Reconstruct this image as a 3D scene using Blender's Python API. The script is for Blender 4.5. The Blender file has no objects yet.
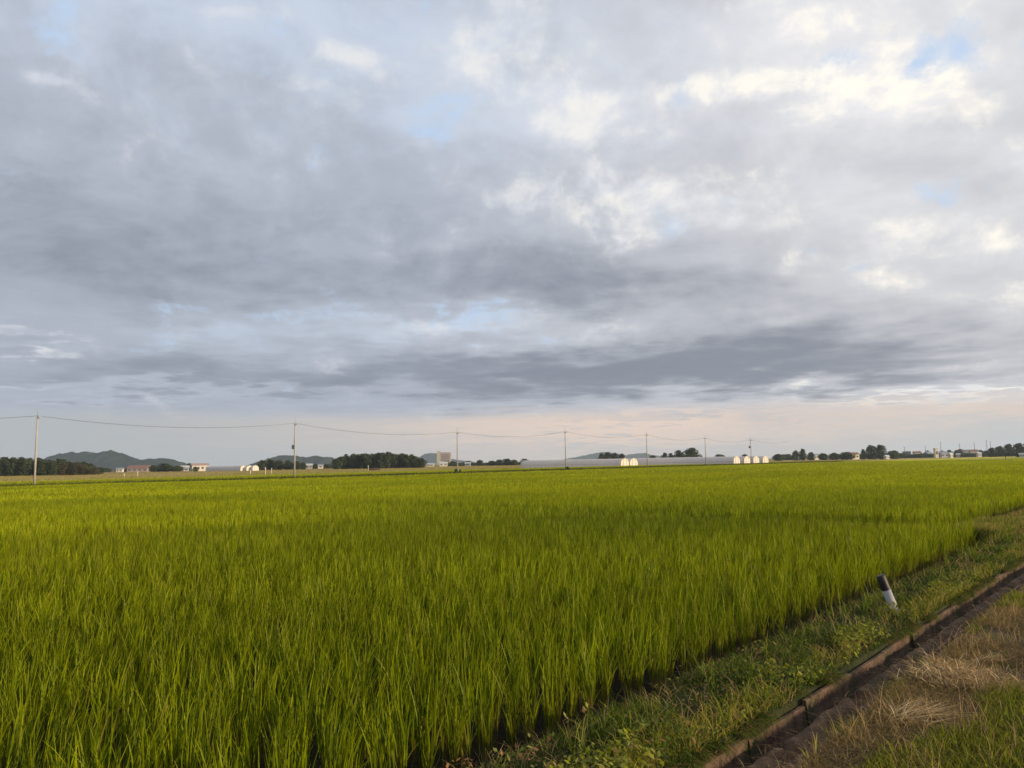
import bpy, math, random
import numpy as np
from mathutils import Vector, Matrix

rng = np.random.default_rng(7)
random.seed(7)
R = math.radians
scene = bpy.context.scene
COL = scene.collection

# ------------------------------------------------------------------ camera
CAM_H = 1.85
F_PX, CX, CY = 770.0, 512.0, 384.0
PITCH, ROLL = R(5.8), R(0.95)
fwd = np.array([0, math.cos(PITCH), math.sin(PITCH)])
_u0 = np.array([0, -math.sin(PITCH), math.cos(PITCH)])
_r0 = np.array([1.0, 0, 0])
cam_r = _r0 * math.cos(ROLL) - _u0 * math.sin(ROLL)
cam_u = _u0 * math.cos(ROLL) + _r0 * math.sin(ROLL)


def ray(px, py):
    return fwd + cam_r * (px - CX) / F_PX - cam_u * (py - CY) / F_PX


def at(px, Y, z=0.0):
    """ground point seen in column px of the survey photo at forward distance Y"""
    py = 460.0
    for _ in range(6):
        d = ray(px, py)
        t = Y / d[1]
        zz = CAM_H + d[2] * t
        py += (zz - z) / Y * F_PX
    d = ray(px, py)
    t = Y / d[1]
    return (d[0] * t, Y, z)


def height_of(px, py, Y):
    """z of what is seen at (px, py) at distance Y"""
    d = ray(px, py)
    return CAM_H + d[2] * Y / d[1]


cam = bpy.data.cameras.new('camera')
cam.sensor_fit = 'HORIZONTAL'
cam.sensor_width = 36.0
cam.lens = F_PX / 1024 * 36.0
cam.clip_start = 0.05
cam.clip_end = 30000
camo = bpy.data.objects.new('camera', cam)
m = Matrix.Identity(4)
for i in range(3):
    m[i][0], m[i][1], m[i][2] = cam_r[i], cam_u[i], -fwd[i]
m[2][3] = CAM_H
camo.matrix_world = m
COL.objects.link(camo)
scene.camera = camo

# field axes: u runs along the irrigation trough, v across it into the paddy
ANG = R(41.5)
UX, UY = math.sin(ANG), math.cos(ANG)
VX, VY = -math.cos(ANG), math.sin(ANG)


def uv2xy(u, v):
    return u * UX + v * VX, u * UY + v * VY


def xy2uv(x, y):
    return x * UX + y * UY, x * VX + y * VY


def sstep(a, b, x):
    t = np.clip((x - a) / (b - a), 0, 1)
    return t * t * (3 - 2 * t)


# smooth value noise in numpy
_perm = rng.random((256, 256))


def vnoise(x, y):
    xi, yi = np.floor(x).astype(int), np.floor(y).astype(int)
    fx, fy = x - xi, y - yi
    fx, fy = fx * fx * (3 - 2 * fx), fy * fy * (3 - 2 * fy)
    a = _perm[xi & 255, yi & 255]; b = _perm[(xi + 1) & 255, yi & 255]
    c = _perm[xi & 255, (yi + 1) & 255]; d = _perm[(xi + 1) & 255, (yi + 1) & 255]
    return (a * (1 - fx) + b * fx) * (1 - fy) + (c * (1 - fx) + d * fx) * fy


def fbm(x, y, o=4):
    s, a, n = 0.0, 1.0, 0.0
    for k in range(o):
        s = s + a * vnoise(x * 2 ** k + 17.3 * k, y * 2 ** k + 9.1 * k)
        n += a
        a *= 0.5
    return s / n


FIELD_V0, FIELD_U1, NEXT_U0, NEXT_V0, POLE_V = 3.85, 20.0, 21.3, 5.0, 110.0


def ground_z(u, v):
    u = np.asarray(u, float); v = np.asarray(v, float)
    x, y = uv2xy(u, v)
    r = np.hypot(x, y)
    paddy = -0.3 - 0.37 * sstep(12, 80, r)
    far = sstep(60, 130, r)
    bank = (0.0 + 0.05 * (fbm(u * 1.1, v * 1.6) - 0.5) + 0.03 * (fbm(u * 6, v * 6) - 0.5)) * (1 - far) + far * -0.6
    verge_rise = 0.10 * sstep(1.6, 0.0, v) * (1 - far)
    z = bank + verge_rise
    sh = sstep(19.5, 20.5, u) * 1.1
    k = sstep(3.15 + sh, 3.9 + sh, v)
    z = z * (1 - k) + paddy * k
    lev = sstep(19.95, 20.25, u) * sstep(21.35, 21.05, u) * k
    z = z * (1 - lev) + (paddy + 0.22 + 0.05 * (fbm(u * 3, v * 3) - .5)) * lev
    plev = sstep(POLE_V - 1.5, POLE_V - 0.6, v) * sstep(POLE_V + 1.5, POLE_V + 0.6, v)
    z = z * (1 - plev) + (-0.12) * plev
    dk = sstep(1.995, 2.015, v) * sstep(2.48, 2.46, v) * sstep(80, 70, u)
    z = z - dk * 0.33
    return z


# ------------------------------------------------------------------ helpers
def link(o, parent=None):
    COL.objects.link(o)
    if parent is not None:
        o.parent = parent
    return o


def tag(o, label=None, cat=None, group=None, kind=None):
    if label: o['label'] = label
    if cat: o['category'] = cat
    if group: o['group'] = group
    if kind: o['kind'] = kind
    return o


def empty(name, loc, rz=0.0):
    o = bpy.data.objects.new(name, None)
    o.empty_display_size = 0.2
    o.location = loc
    o.rotation_euler = (0, 0, rz)
    return link(o)


def np_mesh(name, verts, faces, mat, parent=None, cols=None, smooth=True):
    """verts (N,3); faces (M,4) int array of quads or list of index tuples"""
    me = bpy.data.meshes.new(name)
    if isinstance(faces, np.ndarray):
        M, K = faces.shape
        me.vertices.add(len(verts)); me.loops.add(M * K); me.polygons.add(M)
        me.vertices.foreach_set('co', np.ascontiguousarray(verts, np.float32).ravel())
        me.loops.foreach_set('vertex_index', np.ascontiguousarray(faces, np.int32).ravel())
        me.polygons.foreach_set('loop_start', np.arange(0, M * K, K, dtype=np.int32))
        if smooth:
            me.polygons.foreach_set('use_smooth', np.ones(M, bool))
        me.update(calc_edges=True)
    else:
        me.from_pydata([tuple(v) for v in verts], [], [tuple(f) for f in faces])
        me.update()
        if smooth:
            for p in me.polygons: p.use_smooth = True
    if cols is not None:
        at_ = me.attributes.new('col', 'FLOAT_COLOR', 'POINT')
        c4 = np.ones((len(verts), 4), np.float32); c4[:, :3] = cols
        at_.data.foreach_set('color', c4.ravel())
    if mat: me.materials.append(mat)
    o = bpy.data.objects.new(name, me)
    return link(o, parent)


class MB:
    """collects simple shapes into one mesh"""
    def __init__(s): s.v, s.f = [], []

    def add(s, vs, fs):
        b = len(s.v); s.v += [tuple(v) for v in vs]; s.f += [tuple(b + i for i in f) for f in fs]; return s

    def box(s, c, d, rz=0.0):
        cx, cy, cz = c; hx, hy, hz = d[0] / 2, d[1] / 2, d[2] / 2
        vs = []
        for z in (-hz, hz):
            for x, y in ((-hx, -hy), (hx, -hy), (hx, hy), (-hx, hy)):
                vs.append((cx + x * math.cos(rz) - y * math.sin(rz), cy + x * math.sin(rz) + y * math.cos(rz), cz + z))
        return s.add(vs, [(3, 2, 1, 0), (4, 5, 6, 7), (0, 1, 5, 4), (1, 2, 6, 5), (2, 3, 7, 6), (3, 0, 4, 7)])

    def tube(s, pts, rad, n=8, cap=True):
        pts = [Vector(p) for p in pts]
        rads = rad if isinstance(rad, (list, tuple)) else [rad] * len(pts)
        rings = []
        for i, p in enumerate(pts):
            t = (pts[min(i + 1, len(pts) - 1)] - pts[max(i - 1, 0)]).normalized()
            a = t.cross(Vector((0, 0, 1)))
            if a.length < 1e-3: a = t.cross(Vector((0, 1, 0)))
            a.normalize(); b = t.cross(a)
            rings.append([p + (a * math.cos(2 * math.pi * k / n) + b * math.sin(2 * math.pi * k / n)) * rads[i] for k in range(n)])
        vs = [q for r in rings for q in r]
        fs = []
        for i in range(len(pts) - 1):
            for k in range(n):
                fs.append((i * n + k, i * n + (k + 1) % n, (i + 1) * n + (k + 1) % n, (i + 1) * n + k))
        if cap:
            fs.append(tuple(range(n - 1, -1, -1))); fs.append(tuple((len(pts) - 1) * n + k for k in range(n)))
        return s.add(vs, fs)

    def build(s, name, mat, parent=None, smooth=False):
        return np_mesh(name, s.v, s.f, mat, parent, smooth=smooth)


def copy_tree(o, parent=None):
    c = o.copy(); COL.objects.link(c)
    if parent is not None: c.parent = parent
    for ch in list(o.children): copy_tree(ch, c)
    return c


# ------------------------------------------------------------------ materials
def new_mat(name):
    mt = bpy.data.materials.new(name); mt.use_nodes = True
    nt = mt.node_tree; nt.nodes.clear()
    out = nt.nodes.new('ShaderNodeOutputMaterial')
    return mt, nt, out


def blade_mat(name, transl=0.4, gloss=0.06, rough=0.45):
    mt, nt, out = new_mat(name)
    a = nt.nodes.new('ShaderNodeAttribute'); a.attribute_name = 'col'
    d = nt.nodes.new('ShaderNodeBsdfDiffuse'); t = nt.nodes.new('ShaderNodeBsdfTranslucent')
    g = nt.nodes.new('ShaderNodeBsdfGlossy'); g.inputs['Roughness'].default_value = rough
    g.inputs['Color'].default_value = (1, 1, 1, 1)
    m1 = nt.nodes.new('ShaderNodeMixShader'); m1.inputs[0].default_value = transl
    m2 = nt.nodes.new('ShaderNodeMixShader'); m2.inputs[0].default_value = gloss
    L = nt.links.new
    L(a.outputs['Color'], d.inputs['Color']); L(a.outputs['Color'], t.inputs['Color'])
    L(d.outputs[0], m1.inputs[1]); L(t.outputs[0], m1.inputs[2])
    L(m1.outputs[0], m2.inputs[1]); L(g.outputs[0], m2.inputs[2])
    L(m2.outputs[0], out.inputs['Surface'])
    return mt


def noisy_mat(name, c1, c2, scale=5.0, rough=0.8, bump=0.0, bscale=None, detail=6, spec=0.3, c3=None, scale3=1.0, coords='Object', stretch=None):
    mt, nt, out = new_mat(name)
    L = nt.links.new
    p = nt.nodes.new('ShaderNodeBsdfPrincipled'); p.inputs['Roughness'].default_value = rough
    p.inputs['Specular IOR Level'].default_value = spec
    tc = nt.nodes.new('ShaderNodeTexCoord')
    src = tc.outputs[coords]
    if stretch:
        mp = nt.nodes.new('ShaderNodeMapping'); mp.inputs['Scale'].default_value = stretch
        L(src, mp.inputs[0]); src = mp.outputs[0]
    n = nt.nodes.new('ShaderNodeTexNoise'); n.inputs['Scale'].default_value = scale; n.inputs['Detail'].default_value = detail
    n.inputs['Roughness'].default_value = 0.65
    L(src, n.inputs['Vector'])
    cr = nt.nodes.new('ShaderNodeValToRGB')
    cr.color_ramp.elements[0].position = 0.32; cr.color_ramp.elements[1].position = 0.68
    cr.color_ramp.elements[0].color = (*c1, 1); cr.color_ramp.elements[1].color = (*c2, 1)
    L(n.outputs['Fac'], cr.inputs[0])
    col = cr.outputs[0]
    if c3:
        n3 = nt.nodes.new('ShaderNodeTexNoise'); n3.inputs['Scale'].default_value = scale3; n3.inputs['Detail'].default_value = 5
        L(src, n3.inputs['Vector'])
        r3 = nt.nodes.new('ShaderNodeValToRGB'); r3.color_ramp.elements[0].position = .5; r3.color_ramp.elements[1].position = .62
        L(n3.outputs['Fac'], r3.inputs[0])
        mx = nt.nodes.new('ShaderNodeMix'); mx.data_type = 'RGBA'
        L(r3.outputs[0], mx.inputs[0]); L(col, mx.inputs[6]); mx.inputs[7].default_value = (*c3, 1)
        col = mx.outputs[2]
    L(col, p.inputs['Base Color'])
    if bump:
        nb = nt.nodes.new('ShaderNodeTexNoise'); nb.inputs['Scale'].default_value = bscale or scale * 4; nb.inputs['Detail'].default_value = 6
        L(src, nb.inputs['Vector'])
        b = nt.nodes.new('ShaderNodeBump'); b.inputs['Strength'].default_value = bump; b.inputs['Distance'].default_value = 0.02
        L(nb.outputs['Fac'], b.inputs['Height']); L(b.outputs[0], p.inputs['Normal'])
    L(p.outputs[0], out.inputs['Surface'])
    return mt


M_RICE = blade_mat('rice leaf', 0.45, 0.007, .5)
M_GRASS = blade_mat('grass blade', 0.38, 0.010, .55)
M_DRY = blade_mat('dry straw', 0.2, 0.015, .6)
M_LEAF = blade_mat('tree leaf', 0.22, 0.02, .6)
M_CONC = noisy_mat('pole concrete', (.27, .255, .235), (.38, .36, .33), 3, .85, .2)
M_STEEL = noisy_mat('galvanised steel', (.25, .25, .26), (.35, .35, .36), 8, .5)
M_DARKM = noisy_mat('dark metal', (.04, .045, .05), (.08, .08, .085), 8, .5)
M_CERAM = noisy_mat('ceramic insulator', (.5, .48, .45), (.65, .62, .58), 12, .3)
M_CABLE = noisy_mat('cable sheath', (.03, .03, .03), (.05, .05, .05), 4, .6)
M_TROUGH = noisy_mat('stained trough concrete', (.038, .023, .016), (.15, .095, .066), 6, .92, 1.0, 40, c3=(.045, .042, .02), scale3=4)
M_MUD = noisy_mat('trough silt', (.04, .023, .015), (.16, .098, .058), 8, .95, 1.0, 60, c3=(.06, .045, .022), scale3=3)
M_BARK = noisy_mat('bark', (.05, .04, .03), (.1, .08, .06), 4, .9)


def film_mat(name, c1, c2):
    """thin polythene: mostly diffuse, partly letting the light through"""
    mt, nt, out = new_mat(name); L = nt.links.new
    tc = nt.nodes.new('ShaderNodeTexCoord'); n = nt.nodes.new('ShaderNodeTexNoise'); n.inputs['Scale'].default_value = .7; n.inputs['Detail'].default_value = 6
    L(tc.outputs['Object'], n.inputs['Vector'])
    cr = nt.nodes.new('ShaderNodeValToRGB'); cr.color_ramp.elements[0].color = (*c1, 1); cr.color_ramp.elements[1].color = (*c2, 1)
    cr.color_ramp.elements[0].position = .3; cr.color_ramp.elements[1].position = .7
    L(n.outputs['Fac'], cr.inputs[0])
    d = nt.nodes.new('ShaderNodeBsdfDiffuse'); t = nt.nodes.new('ShaderNodeBsdfTranslucent'); m = nt.nodes.new('ShaderNodeMixShader'); m.inputs[0].default_value = .45
    L(cr.outputs[0], d.inputs[0]); L(cr.outputs[0], t.inputs[0]); L(d.outputs[0], m.inputs[1]); L(t.outputs[0], m.inputs[2])
    L(m.outputs[0], out.inputs['Surface'])
    return mt


M_FILM = film_mat('greenhouse film', (.84, .79, .77), (.90, .86, .83))
M_FILM_END = noisy_mat('greenhouse end film', (.50, .455, .38), (.60, .55, .47), .8, .6)
M_HOOP = noisy_mat('hoop steel', (.4, .4, .41), (.5, .5, .5), 3, .5)
M_WHITEWALL = noisy_mat('white render', (.42, .40, .36), (.52, .50, .45), 1.5, .85)
M_CREAM = noisy_mat('cream wall', (.5, .44, .36), (.6, .54, .45), 1.5, .85)
M_GREYWALL = noisy_mat('grey siding', (.22, .23, .25), (.32, .33, .35), 1.5, .8)
M_PINKWALL = noisy_mat('pinkish brown render', (.215, .18, .172), (.28, .235, .225), .1, .85)
M_BEIGE = noisy_mat('beige tile facade', (.29, .27, .21), (.36, .33, .26), .1, .85)
M_REDROOF = noisy_mat('red tin roof', (.15, .085, .075), (.21, .12, .10), 1.2, .6)
M_PINKROOF = noisy_mat('faded pink roof', (.27, .19, .17), (.34, .24, .21), 1.2, .6)
M_BLUEROOF = noisy_mat('blue grey roof', (.13, .17, .22), (.2, .25, .3), 1.2, .5)
M_DARKROOF = noisy_mat('dark tile roof', (.05, .05, .055), (.1, .1, .1), 1.5, .6)
M_BROWNROOF = noisy_mat('brown roof', (.14, .08, .06), (.2, .12, .09), 1.5, .6)
M_PALEROOF = noisy_mat('pale tin roof', (.32, .36, .38), (.44, .47, .49), 1.5, .5)
M_GLASS = noisy_mat('window glass', (.03, .035, .04), (.06, .065, .07), 2, .15, spec=.6)
M_WHITEPAINT = noisy_mat('white post plastic', (.25, .26, .28), (.36, .36, .37), 9, .5, .1, c3=(.36, .34, .3), scale3=6)
M_BLACKCAP = noisy_mat('black post sleeve', (.012, .012, .014), (.03, .03, .03), 12, .5)
M_STAKE = noisy_mat('white stake', (.65, .64, .6), (.78, .77, .74), 9, .6)
M_COMPOST = noisy_mat('dark compost', (.035, .02, .015), (.09, .05, .035), 3, .95, .6)
M_CLOTH = noisy_mat('dark work clothes', (.02, .022, .03), (.05, .05, .06), 6, .9)
M_SHRUBSTEM = M_BARK


def hill_mat():
    mt, nt, out = new_mat('wooded hill')
    L = nt.links.new
    p = nt.nodes.new('ShaderNodeBsdfDiffuse')
    tc = nt.nodes.new('ShaderNodeTexCoord')
    n = nt.nodes.new('ShaderNodeTexNoise'); n.inputs['Scale'].default_value = .02; n.inputs['Detail'].default_value = 8
    L(tc.outputs['Object'], n.inputs['Vector'])
    cr = nt.nodes.new('ShaderNodeValToRGB')
    cr.color_ramp.elements[0].position = .35; cr.color_ramp.elements[1].position = .65
    cr.color_ramp.elements[0].color = (.008, .015, .010, 1); cr.color_ramp.elements[1].color = (.020, .032, .018, 1)
    L(n.outputs['Fac'], cr.inputs[0]); L(cr.outputs[0], p.inputs[0]); L(p.outputs[0], out.inputs['Surface'])
    return mt


M_HILL = hill_mat()

# ------------------------------------------------------------------ ground sheet
def lines(segs):
    out = []
    for a, b, s in segs:
        out += list(np.arange(a, b, s))
    return np.array(out)


def geo_lines(a, b, s0, k):
    out, x, s = [], a, s0
    while x < b:
        out.append(x); x += s; s *= k
    return np.array(out + [b])


vl = np.concatenate([-geo_lines(6, 8000, .6, 1.35)[::-1], np.arange(-5.8, -1, .4), np.arange(-1, 1.95, .06),
                     [1.97, 1.993, 2.005, 2.018, 2.05, 2.2, 2.4, 2.455, 2.468, 2.482], np.arange(2.52, 4.3, .06), geo_lines(4.4, 106, .4, 1.12)[:-1],
                     np.arange(106, 114, .25), geo_lines(114.2, 8000, 1, 1.25)])
ul = np.concatenate([-geo_lines(4, 8000, .6, 1.35)[::-1], np.arange(-3.8, 1, .4), np.arange(1, 18, .1), np.arange(18, 24, .08),
                     geo_lines(24.1, 400, .2, 1.05)[:-1], geo_lines(400, 8000, 15, 1.25)])
UU, VV = np.meshgrid(ul, vl, indexing='ij')
ZZ = ground_z(UU, VV)
XX, YY = uv2xy(UU, VV)
nU, nV = UU.shape
idx = np.arange(nU * nV).reshape(nU, nV)
gf = np.stack([idx[:-1, :-1], idx[1:, :-1], idx[1:, 1:], idx[:-1, 1:]], -1).reshape(-1, 4)
gv = np.stack([XX, YY, ZZ], -1).reshape(-1, 3)
u_, v_ = UU.ravel(), VV.ravel()
n1 = fbm(u_ * .9, v_ * 1.2)
gc = np.zeros((len(gv), 3))
gc[:] = (.085, .062, .038)                                             # verge soil and thatch
gc[n1 > .52] = (.12, .085, .05)
bank_m = (v_ > 2.42) & (v_ < 4.0)
gc[bank_m] = (.03, .035, .014)
pad = (v_ > 3.6) & (v_ < POLE_V + 45)
gc[pad] = (.016, .013, .008)                                           # wet paddy mud
farr = np.hypot(gv[:, 0], gv[:, 1])
gc[pad & (farr > 330)] = (.25, .25, .03)                               # far rice past the last drawn blades
tan = (v_ >= POLE_V + 45)
gc[tan] = (.30, .235, .10)
stripe = vnoise(v_ * .02 + 3, u_ * .003 + 5)
gc[tan & (stripe > .55)] = (.24, .22, .05)
gc[(v_ >= 420)] = (.20, .17, .075)
gc[(v_ < -6)] = (.10, .11, .04)


def ground_mat():
    mt, nt, out = new_mat('soil and stubble')
    L = nt.links.new
    a = nt.nodes.new('ShaderNodeAttribute'); a.attribute_name = 'col'
    tc = nt.nodes.new('ShaderNodeTexCoord')
    n = nt.nodes.new('ShaderNodeTexNoise'); n.inputs['Scale'].default_value = 9; n.inputs['Detail'].default_value = 8; n.inputs['Roughness'].default_value = .7
    L(tc.outputs['Object'], n.inputs['Vector'])
    mr = nt.nodes.new('ShaderNodeMapRange'); mr.inputs[1].default_value = .3; mr.inputs[2].default_value = .7
    mr.inputs[3].default_value = .55; mr.inputs[4].default_value = 1.4
    L(n.outputs['Fac'], mr.inputs[0])
    n2 = nt.nodes.new('ShaderNodeTexNoise'); n2.inputs['Scale'].default_value = .05; n2.inputs['Detail'].default_value = 5
    L(tc.outputs['Object'], n2.inputs['Vector'])
    mr2 = nt.nodes.new('ShaderNodeMapRange'); mr2.inputs[1].default_value = .3; mr2.inputs[2].default_value = .7
    mr2.inputs[3].default_value = .75; mr2.inputs[4].default_value = 1.25
    L(n2.outputs['Fac'], mr2.inputs[0])
    mu = nt.nodes.new('ShaderNodeMath'); mu.operation = 'MULTIPLY'
    L(mr.outputs[0], mu.inputs[0]); L(mr2.outputs[0], mu.inputs[1])
    vm = nt.nodes.new('ShaderNodeVectorMath'); vm.operation = 'SCALE'
    L(a.outputs['Color'], vm.inputs[0]); L(mu.outputs[0], vm.inputs['Scale'])
    p = nt.nodes.new('ShaderNodeBsdfPrincipled'); p.inputs['Roughness'].default_value = .95; p.inputs['Specular IOR Level'].default_value = .15
    b = nt.nodes.new('ShaderNodeBump'); b.inputs['Strength'].default_value = .8; b.inputs['Distance'].default_value = .03
    L(n.outputs['Fac'], b.inputs['Height']); L(b.outputs[0], p.inputs['Normal'])
    L(vm.outputs[0], p.inputs['Base Color']); L(p.outputs[0], out.inputs['Surface'])
    return mt


g = np_mesh('ground', gv, gf, ground_mat(), cols=gc)
tag(g, 'flat earth under the fields, verge and far plain', 'ground', kind='structure')


# ------------------------------------------------------------------ blades
def blades(base, h, lean, leandir, width, nseg, c0, c1, droop=0.25, face=None, tipw=0.12, power=1.8):
    """ribbons: base (N,3), h, lean, leandir, width (N,), colours at foot and tip (N,3)"""
    N = len(base)
    if face is None: face = rng.uniform(0, 2 * math.pi, N)
    t = np.linspace(0, 1, nseg + 1)
    px, py = np.cos(face), np.sin(face)
    dx, dy = np.cos(leandir), np.sin(leandir)
    V = np.zeros((N, nseg + 1, 2, 3), np.float32)
    C = np.zeros((N, nseg + 1, 2, 3), np.float32)
    for k, tk in enumerate(t):
        off = lean * tk ** power
        z = h * (tk - droop * np.clip(lean / np.maximum(h, .01), 0, 1.5) * tk ** 3)
        w = width * 0.5 * (tipw + (1 - tipw) * min(1, (1 - tk) * 1.7)) * (0.55 + .45 * min(1, tk * 4))
        cx = base[:, 0] + dx * off; cy = base[:, 1] + dy * off; cz = base[:, 2] + z
        for s, sg in ((0, -1), (1, 1)):
            V[:, k, s, 0] = cx + sg * px * w; V[:, k, s, 1] = cy + sg * py * w; V[:, k, s, 2] = cz
            C[:, k, s] = c0 * (1 - tk) + c1 * tk
    n0 = (nseg + 1) * 2
    b = (np.arange(N) * n0)[:, None, None]
    seg = np.arange(nseg)[None, :, None] * 2
    q = np.array([0, 1, 3, 2])[None, None, :]
    Fq = (b + seg + q).reshape(-1, 4)
    return V.reshape(-1, 3), Fq, C.reshape(-1, 3)


class Pack:
    def __init__(s): s.V, s.F, s.C, s.n = [], [], [], 0

    def add(s, V, F, C):
        s.V.append(V); s.F.append(F + s.n); s.C.append(C); s.n += len(V)

    def build(s, name, mat):
        return np_mesh(name, np.concatenate(s.V), np.concatenate(s.F), mat, cols=np.concatenate(s.C))


def in_view(x, y, margin=2.5):
    return (np.abs(x) < 0.69 * y + margin) & (y > 1.5)


RICE_FOOT = np.array([.20, .15, .03])
RICE_MID = np.array([.096, .146, .003])
RICE_TIP = np.array([.285, .318, .004])


def rice_zone(pack, uv_ok, r0, r1, sp_u, sp_v, nculm, nleaf, nseg, wmul, zlow=.1, hmul=1.0, sunlit_yellow=0.0):
    """hills on the transplanter's grid: a few upright culms each, long leaves leaving them at mixed heights"""
    us = np.arange(-r1 * .6, r1, sp_u); vs = np.arange(FIELD_V0 + .02, min(r1, POLE_V + 45), sp_v)
    U, V = np.meshgrid(us, vs); U = U.ravel(); V = V.ravel()
    x, y = uv2xy(U, V); r = np.hypot(x, y)
    k = (r >= r0) & (r < r1) & in_view(x, y) & uv_ok(U, V)
    U, V = U[k], V[k]
    U = U + rng.normal(0, sp_u * .12, len(U)); V = V + rng.normal(0, sp_v * .10, len(V))
    if len(U) == 0: return
    keep = rng.random(len(U)) > 0.02
    U, V = U[keep], V[keep]
    n = len(U)
    patch = fbm(U * .35, V * .35, 3); patch2 = fbm(U * .05 + 40, V * .09, 3)
    vigor = rng.normal(1, .05, n) * (.90 + .20 * patch)
    hd = rng.uniform(0, 2 * math.pi, n); hl = rng.uniform(0, .05, n)
    hbr = rng.uniform(.8, 1.2, n) * (.84 + .32 * patch) * (.80 + .40 * fbm(U * .03 + 60, V * .13 + 9, 3)) * np.where(rng.random(n) < .05, .7, 1)
    for kind, nb in (('culm', nculm), ('leaf', nleaf)):
        if not nb: continue
        u = np.repeat(U, nb); v = np.repeat(V, nb); vig = np.repeat(vigor, nb); pt = np.repeat(patch2, nb); hb = np.repeat(hbr, nb)
        N = len(u)
        a = rng.uniform(0, 2 * math.pi, N)
        gz = ground_z(u, v) - .01
        top = .76 * hmul * vig
        if kind == 'culm':
            rr = .03 * np.sqrt(rng.random(N)); z0 = np.zeros(N); h = top * rng.uniform(.55, .8, N); lean = rng.uniform(.01, .09, N); ns = max(2, nseg - 1)
        else:
            z0 = top * (zlow + (.62 - zlow) * rng.random(N) ** .75); rr = .02 + .16 * z0 * rng.random(N)
            h = np.minimum(rng.uniform(.24, .40, N) * hmul * (1.0 if zlow < .3 else 1.15), top * rng.uniform(.97, 1.06, N) - z0)
            lean = np.abs(rng.normal(.065, .045, N)); ns = nseg
        rr = rr * max(1, sp_v / .3)
        x, y = uv2xy(u + rr * np.cos(a), v + rr * np.sin(a))
        base = np.stack([x, y, gz + z0], -1)
        ld = a - ANG + rng.normal(0, .6, N)
        lx = np.cos(ld) * lean + np.cos(np.repeat(hd, nb)) * np.repeat(hl, nb) + .02
        ly = np.sin(ld) * lean + np.sin(np.repeat(hd, nb)) * np.repeat(hl, nb)
        lean = np.hypot(lx, ly); ld = np.arctan2(ly, lx)
        w = rng.uniform(.0065, .0115, N) * wmul
        br = (rng.uniform(.64, 1.32, N) * hb * (1 + sunlit_yellow * .6))[:, None]  # farther zones get brighter leaf colour, painting in the sunlit tips of a grazing view
        yel = np.clip(rng.normal(.42 + sunlit_yellow, .28, N) + (pt - .5) * .9, 0, 1)[:, None]  # same value also yellows the upper flag leaves
        c1 = (RICE_MID * (1 - yel) + RICE_TIP * yel) * br
        if kind == 'culm':
            c0 = RICE_FOOT * br; c1 = RICE_MID * br
        else:
            c0 = (RICE_MID * .62 + c1 * .2)
            old = (rng.random(N) < .03)[:, None]
            c1 = np.where(old, np.array([.22, .16, .035]) * br, c1)
        pack.add(*blades(base, h, lean, ld, w, ns, c0, c1, droop=.2, power=1.5))


def near_field(U, V): return (U < FIELD_U1) & (V < POLE_V - 4.5)
def next_field(U, V): return (U > NEXT_U0) & (V < POLE_V - 4.5) & (V > NEXT_V0)
def far_field(U, V): return V > POLE_V + 2.0


def build_rice(name, ok, label):
    pk = Pack()
    rice_zone(pk, ok, 0, 10, .19, .29, 9, 38, 4, 1.0, .08, 1, .0)
    rice_zone(pk, ok, 10, 22, .19, .30, 7, 27, 3, 1.2, .12, 1, .12)
    rice_zone(pk, ok, 22, 50, .21, .30, 2, 12, 2, 2.0, .3, 1, .3)
    rice_zone(pk, ok, 50, 115, .34, .40, 0, 8, 2, 4.0, .4, 1, .45)
    rice_zone(pk, ok, 115, 340, .9, .9, 0, 8, 1, 10, .5, .97, .6)
    o = pk.build(name, M_RICE)
    return tag(o, label, 'rice crop', kind='stuff')


build_rice('rice_crop', near_field, 'dense green rice filling the paddy beside the weedy bank')
build_rice('rice_crop', next_field, 'green rice in the next paddy beyond the low cross bank')
build_rice('rice_crop', far_field, 'yellow green rice beyond the line of utility poles')


# ---- weeds and grasses
def scatter(n, u0, u1, v0, v1, near_bias=True):
    if near_bias:
        U = u0 + (u1 - u0) * rng.random(n) ** 2.2
    else:
        U = rng.uniform(u0, u1, n)
    V = rng.uniform(v0, v1, n)
    x, y = uv2xy(U, V)
    k = in_view(x, y, 1.5)
    return U[k], V[k]


def col_mix(cols, N, br=(.7, 1.3)):
    c = np.array(cols)[rng.integers(0, len(cols), N)]
    return c * rng.uniform(br[0], br[1], N)[:, None]


def grass_pack(pk, U, V, h, wid, cols0, cols1, lean=(.02, .1), nseg=3, droop=.4):
    k = np.hypot(U - ub0, V - vb0) > .20
    U, V = U[k], V[k]
    x, y = uv2xy(U, V); N = len(U)
    base = np.stack([x, y, ground_z(U, V) - .005], -1)
    hh = h * rng.uniform(.5, 1.25, N)
    d = np.hypot(x, y)
    w = wid * rng.uniform(.7, 1.3, N) * np.clip(d / 9, 1, 4)
    b = rng.uniform(.75, 1.25, N)[:, None]
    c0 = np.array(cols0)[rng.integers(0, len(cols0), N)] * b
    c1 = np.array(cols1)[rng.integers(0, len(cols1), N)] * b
    pk.add(*blades(base, hh, rng.uniform(*lean, N), rng.uniform(0, 2 * math.pi, N), w, nseg, c0, c1, droop))


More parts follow.
